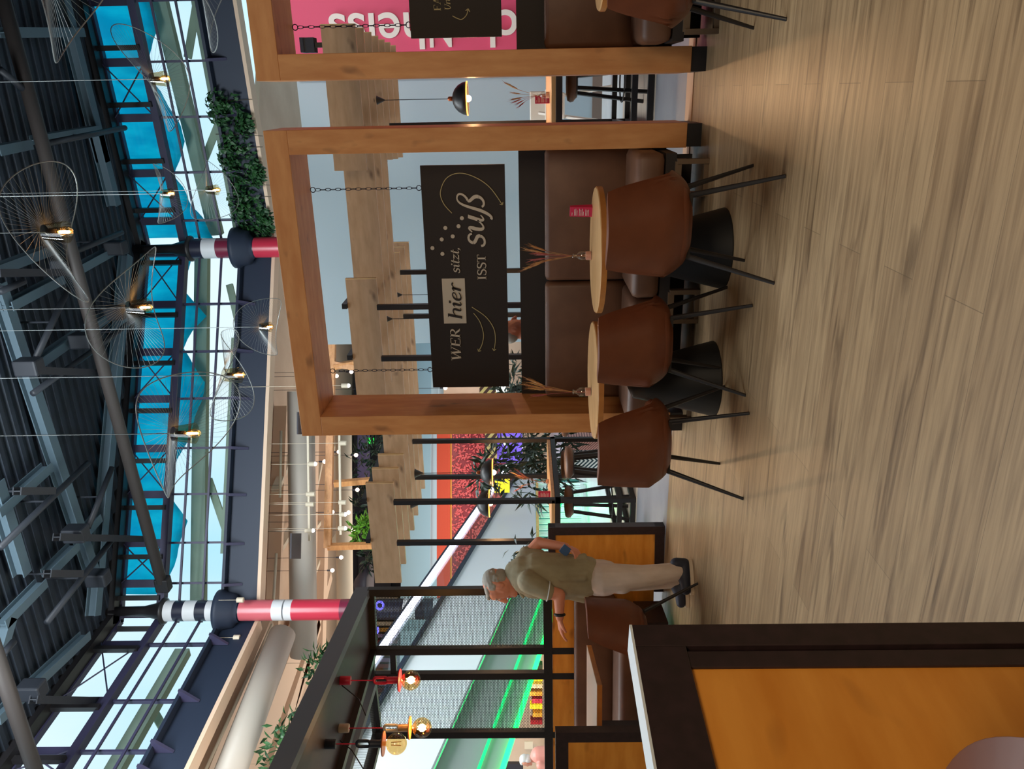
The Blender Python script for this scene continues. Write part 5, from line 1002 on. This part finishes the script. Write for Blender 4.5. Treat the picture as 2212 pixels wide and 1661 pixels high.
# ================================================================ wire pendants in the hall
def wire(px_, py, D, R, label, seed, tilt=0, lit=1, elong=1.0):
    r = random.Random(seed); c = dep(px_, py, D); x, y, z = c; t = thing('wire_pendant', label, 'pendant lamp', (x, y, z), 'wire brim pendants'); h = .16*R/.7
    hr = .10*R/.7
    q = MB(); N = 64; a0 = r.uniform(0, 6.28); a1 = r.uniform(0, 6.28); rim = []; top = []; low = []
    for i in range(N):
        a = 2*PI*i/N; rr = R*(1+.10*math.cos(2*(a-a0))); zz = R*(.30*math.cos(2*(a-a1))+tilt*math.cos(a-a0))+h*.6
        rim.append(Vector((x+rr*math.cos(a)*elong, y+rr*math.sin(a), z+zz))); b_ = a+.5; top.append(Vector((x+hr*.8*math.cos(b_), y+hr*.8*math.sin(b_), z+h*1.3))); low.append(Vector((x+hr*1.15*math.cos(a), y+hr*1.15*math.sin(a), z-h*.15)))
    q.tube(rim+[rim[0]], .0065*R/.7, 5); q.build('rim', 'wire', t)
    q = MB()
    for i in range(N): q.tube([top[i], low[i].lerp(top[i], .12) if False else top[i].lerp(rim[i], .02)+Vector((0, 0, -.0)), rim[i]], .0016*R/.7, 3, False)
    q.build('wires', 'wire', t)
    q = MB(); q.lathe([(hr*1.15, -h*.2), (hr*.8, h*1.3)], (x, y, z), 40, cap=False); s = q.build('hat', 'hat_sheer', t, smooth=True)
    MB().lathe([(.035, h*.5), (.035, h*1.1), (.01, h*1.25)], (x, y, z), 16).build('socket', 'black_metal', t, smooth=True)
    MB().lathe([(.02, h*.5), (.055, h*.1), (.062, -h*.15), (.045, -h*.5), (.01, -h*.62)], (x, y, z), 20).build('bulb', 'amber_glass', t, smooth=True)
    MB().tube([(x, y, z+h*.3), (x, y, z-h*.35)], .016, 8).build('filament', 'filament', t)
    MB().tube([(x, y, z+h*1.2), (x, y, DZ-.1)], .006, 6).build('cable', 'wire', t)
    point('wire_glow', (x, y, z-.05), 6, (1, .6, .3), .05)
glass('hat_sheer', (.75, .66, .5), .08)
wire(138, 501, 8.3, .72, 'nearest wire pendant under the dark roof, largest of all', 1, .25)
wire(355, 170, 12.5, .75, 'wire pendant before the bright panes at the upper photo edge', 2, .3)
wire(369, 418, 14.5, .6, 'wire pendant in front of the panes directly above the ivy', 3, .1)
wire(467, 410, 18, .75, 'small far wire pendant touching the ivy', 4, -.2)
wire(313, 664, 10.2, .75, 'wire pendant left of the ivy column near the tarpaulin', 5, .15)
wire(582, 706, 17, .70, 'wire pendant hanging against the dark parapet', 6, .3)
wire(515, 810, 11.5, .76, 'wire pendant overlapping the window sill at middle left', 7, .2)
wire(415, 936, 9.6, .80, 'wide wire pendant before the middle panes', 8, -.25)
wire(470, -40, 11, .85, 'wire pendant cut by the photo top edge above the booth', 9, .1)
wire(150, -55, 8.6, .85, 'wire pendant cut by the photo top edge under the roof', 10, .1)
# garlands, track lights and timber frame under the peach ceiling
GL = [(976, 732), (997, 701), (983, 769), (1046, 749), (1058, 772), (1106, 718), (1107, 753), (1127, 662), (1146, 763), (1204, 737), (1232, 718), (812, 727), (803, 759), (838, 962)]
for i, (y, x) in enumerate(GL):
    p = dep(x, y, 29); t = thing('garland_bulb', 'small warm round bulb on a thin hanging wire under the peach ceiling', 'bulb', tuple(p), 'hanging garland bulbs')
    MB().ball(p, .075, 14).build('bulb', 'bulb_pink', t, smooth=True); MB().lathe([(.03, .07), (.03, .2)], tuple(p), 10).build('socket', 'mall_dark', t)
    MB().tube([p+Vector((0, 0, .2)), (p.x, p.y, ZP+.8)], .008, 5).build('wire', 'mall_dark', t)
for (a, b, lab) in (((665, 930), (656, 1168), 'long white lighting track below the big round duct'), ((733, 930), (727, 1155), 'lower white lighting track near the timber frame')):
    A, B = dep(*a, 27), dep(*b, 27); B.z = A.z; o = MB().bar(A, B, .07, .07).build('light_track', 'cream'); setorigin(o, (A+B)/2); tag(o, lab, 'light track')
for i, (x0, x1, y, lit) in enumerate(((666, 680, 1002, 1), (662, 680, 1067, 0), (661, 678, 1089, 0), (659, 675, 1146, 1), (733, 745, 1111, 1), (731, 745, 1141, 1), (732, 747, 1085, 0), (733, 748, 957, 0), (704, 712, 1311, 1), (738, 752, 833, 1), (680, 694, 1432, 1), (512, 526, 1296, 0), (505, 518, 1377, 0), (585, 600, 1650, 0))):
    D = 27 if i < 11 else 25; a, b = dep(x0, y, D), dep(x1, y, D); t = thing('track_spotlight', 'small white cylinder spotlight of the mall ceiling', 'spotlight', tuple(a), 'white cylinder spotlights')
    MB().tube([a, b], .085, 16).build('housing', 'cream', t, smooth=True, mods=[('EDGE_SPLIT', {})])
    MB().tube([a, (a.x, a.y, ZP+.95)], .008, 6).build('stem', 'cream', t)
    if lit: MB().ball(b-Vector((0, 0, .01)), .07, 12).build('lens', 'spot_glow', t, smooth=True)
t = thing('timber_portal', 'large raw timber portal frame hung under the peach ceiling with garlands', 'frame', tuple(dep(720, 1050, 28)))
MB().bar(dep(718, 700, 28), dep(708, 1183, 28), .22, .26).build('beam', 'oak_beam', t)
for (a, b) in (((708, 1181), (812, 1178)), ((722, 1045), (800, 1038)), ((722, 792), (790, 780)), ((722, 786), (790, 800))): MB().bar(dep(*a, 28), dep(*b, 28), .2, .2).build('post', 'oak_beam', t)
p = dep(1083, 842, 14); o = thing('globe_lamp', 'glowing yellow-white globe lamp between sign and main booth post', 'lamp', tuple(p)); MB().ball(p, .10, 20).build('globe', 'sign_white', o, smooth=True); MB().tube([(p.x, p.y, p.z-.1), (p.x, p.y, 0)], .015, 8).build('pole', 'black_metal', o)
o = MB().lathe([(.75, 0), (.8, .05), (.55, .35), (.2, .6), (.03, .65)], tuple(dep(800, 1262, 30)), 32).build('dome_lamp', 'mall_dark', smooth=True); setorigin(o, dep(800, 1262, 30)); tag(o, 'large dark dome shade right of the pergola top corner', 'lamp')
# blue letters on upper shop front
def bl(ch_, x, y, D, h, col='sign_blue'):
    c = bpy.data.curves.new('t', 'FONT'); c.body = ch_; c.size = h*1.4; c.extrude = .03; c.offset = .01; o = bpy.data.objects.new('t', c); COL.objects.link(o); bpy.context.view_layer.update()
    me = bpy.data.meshes.new_from_object(o.evaluated_get(bpy.context.evaluated_depsgraph_get())); bpy.data.objects.remove(o); p = dep(x, y, D); b = MB()
    R = Matrix((Rv, Up, -Fv)).transposed(); b.v = [tuple(p+R @ v.co) for v in me.vertices]; b.f = [tuple(q.vertices) for q in me.polygons]; o = b.build('sign_letter', col); setorigin(o, p)
    tag(o, 'lit sign letter '+ch_+' on the upper shop front behind the pergola', 'letter', 'lit letters on the upper shop'); return o
for c_, x, y in (('O', 829, 1318), ('C', 818, 1372), ('R', 788, 1496), ('E', 783, 1508), ('T', 776, 1521), ('I', 770, 1532), ('W', 762, 1562), ('A', 755, 1576), ('V', 749, 1588)): bl(c_, x, y, 24, .19 if y > 1400 else .26)
bl('/', 764, 1550, 24, .2, 'menu_red')
A, B = dep(790, 1485, 24.06), dep(748, 1600, 24.06); o = MB().bar(A, B, .04, .12).build('sign_rail', 'navy'); setorigin(o, A); tag(o, 'dark rail carrying the blue lit letters behind the pergola', 'rail')
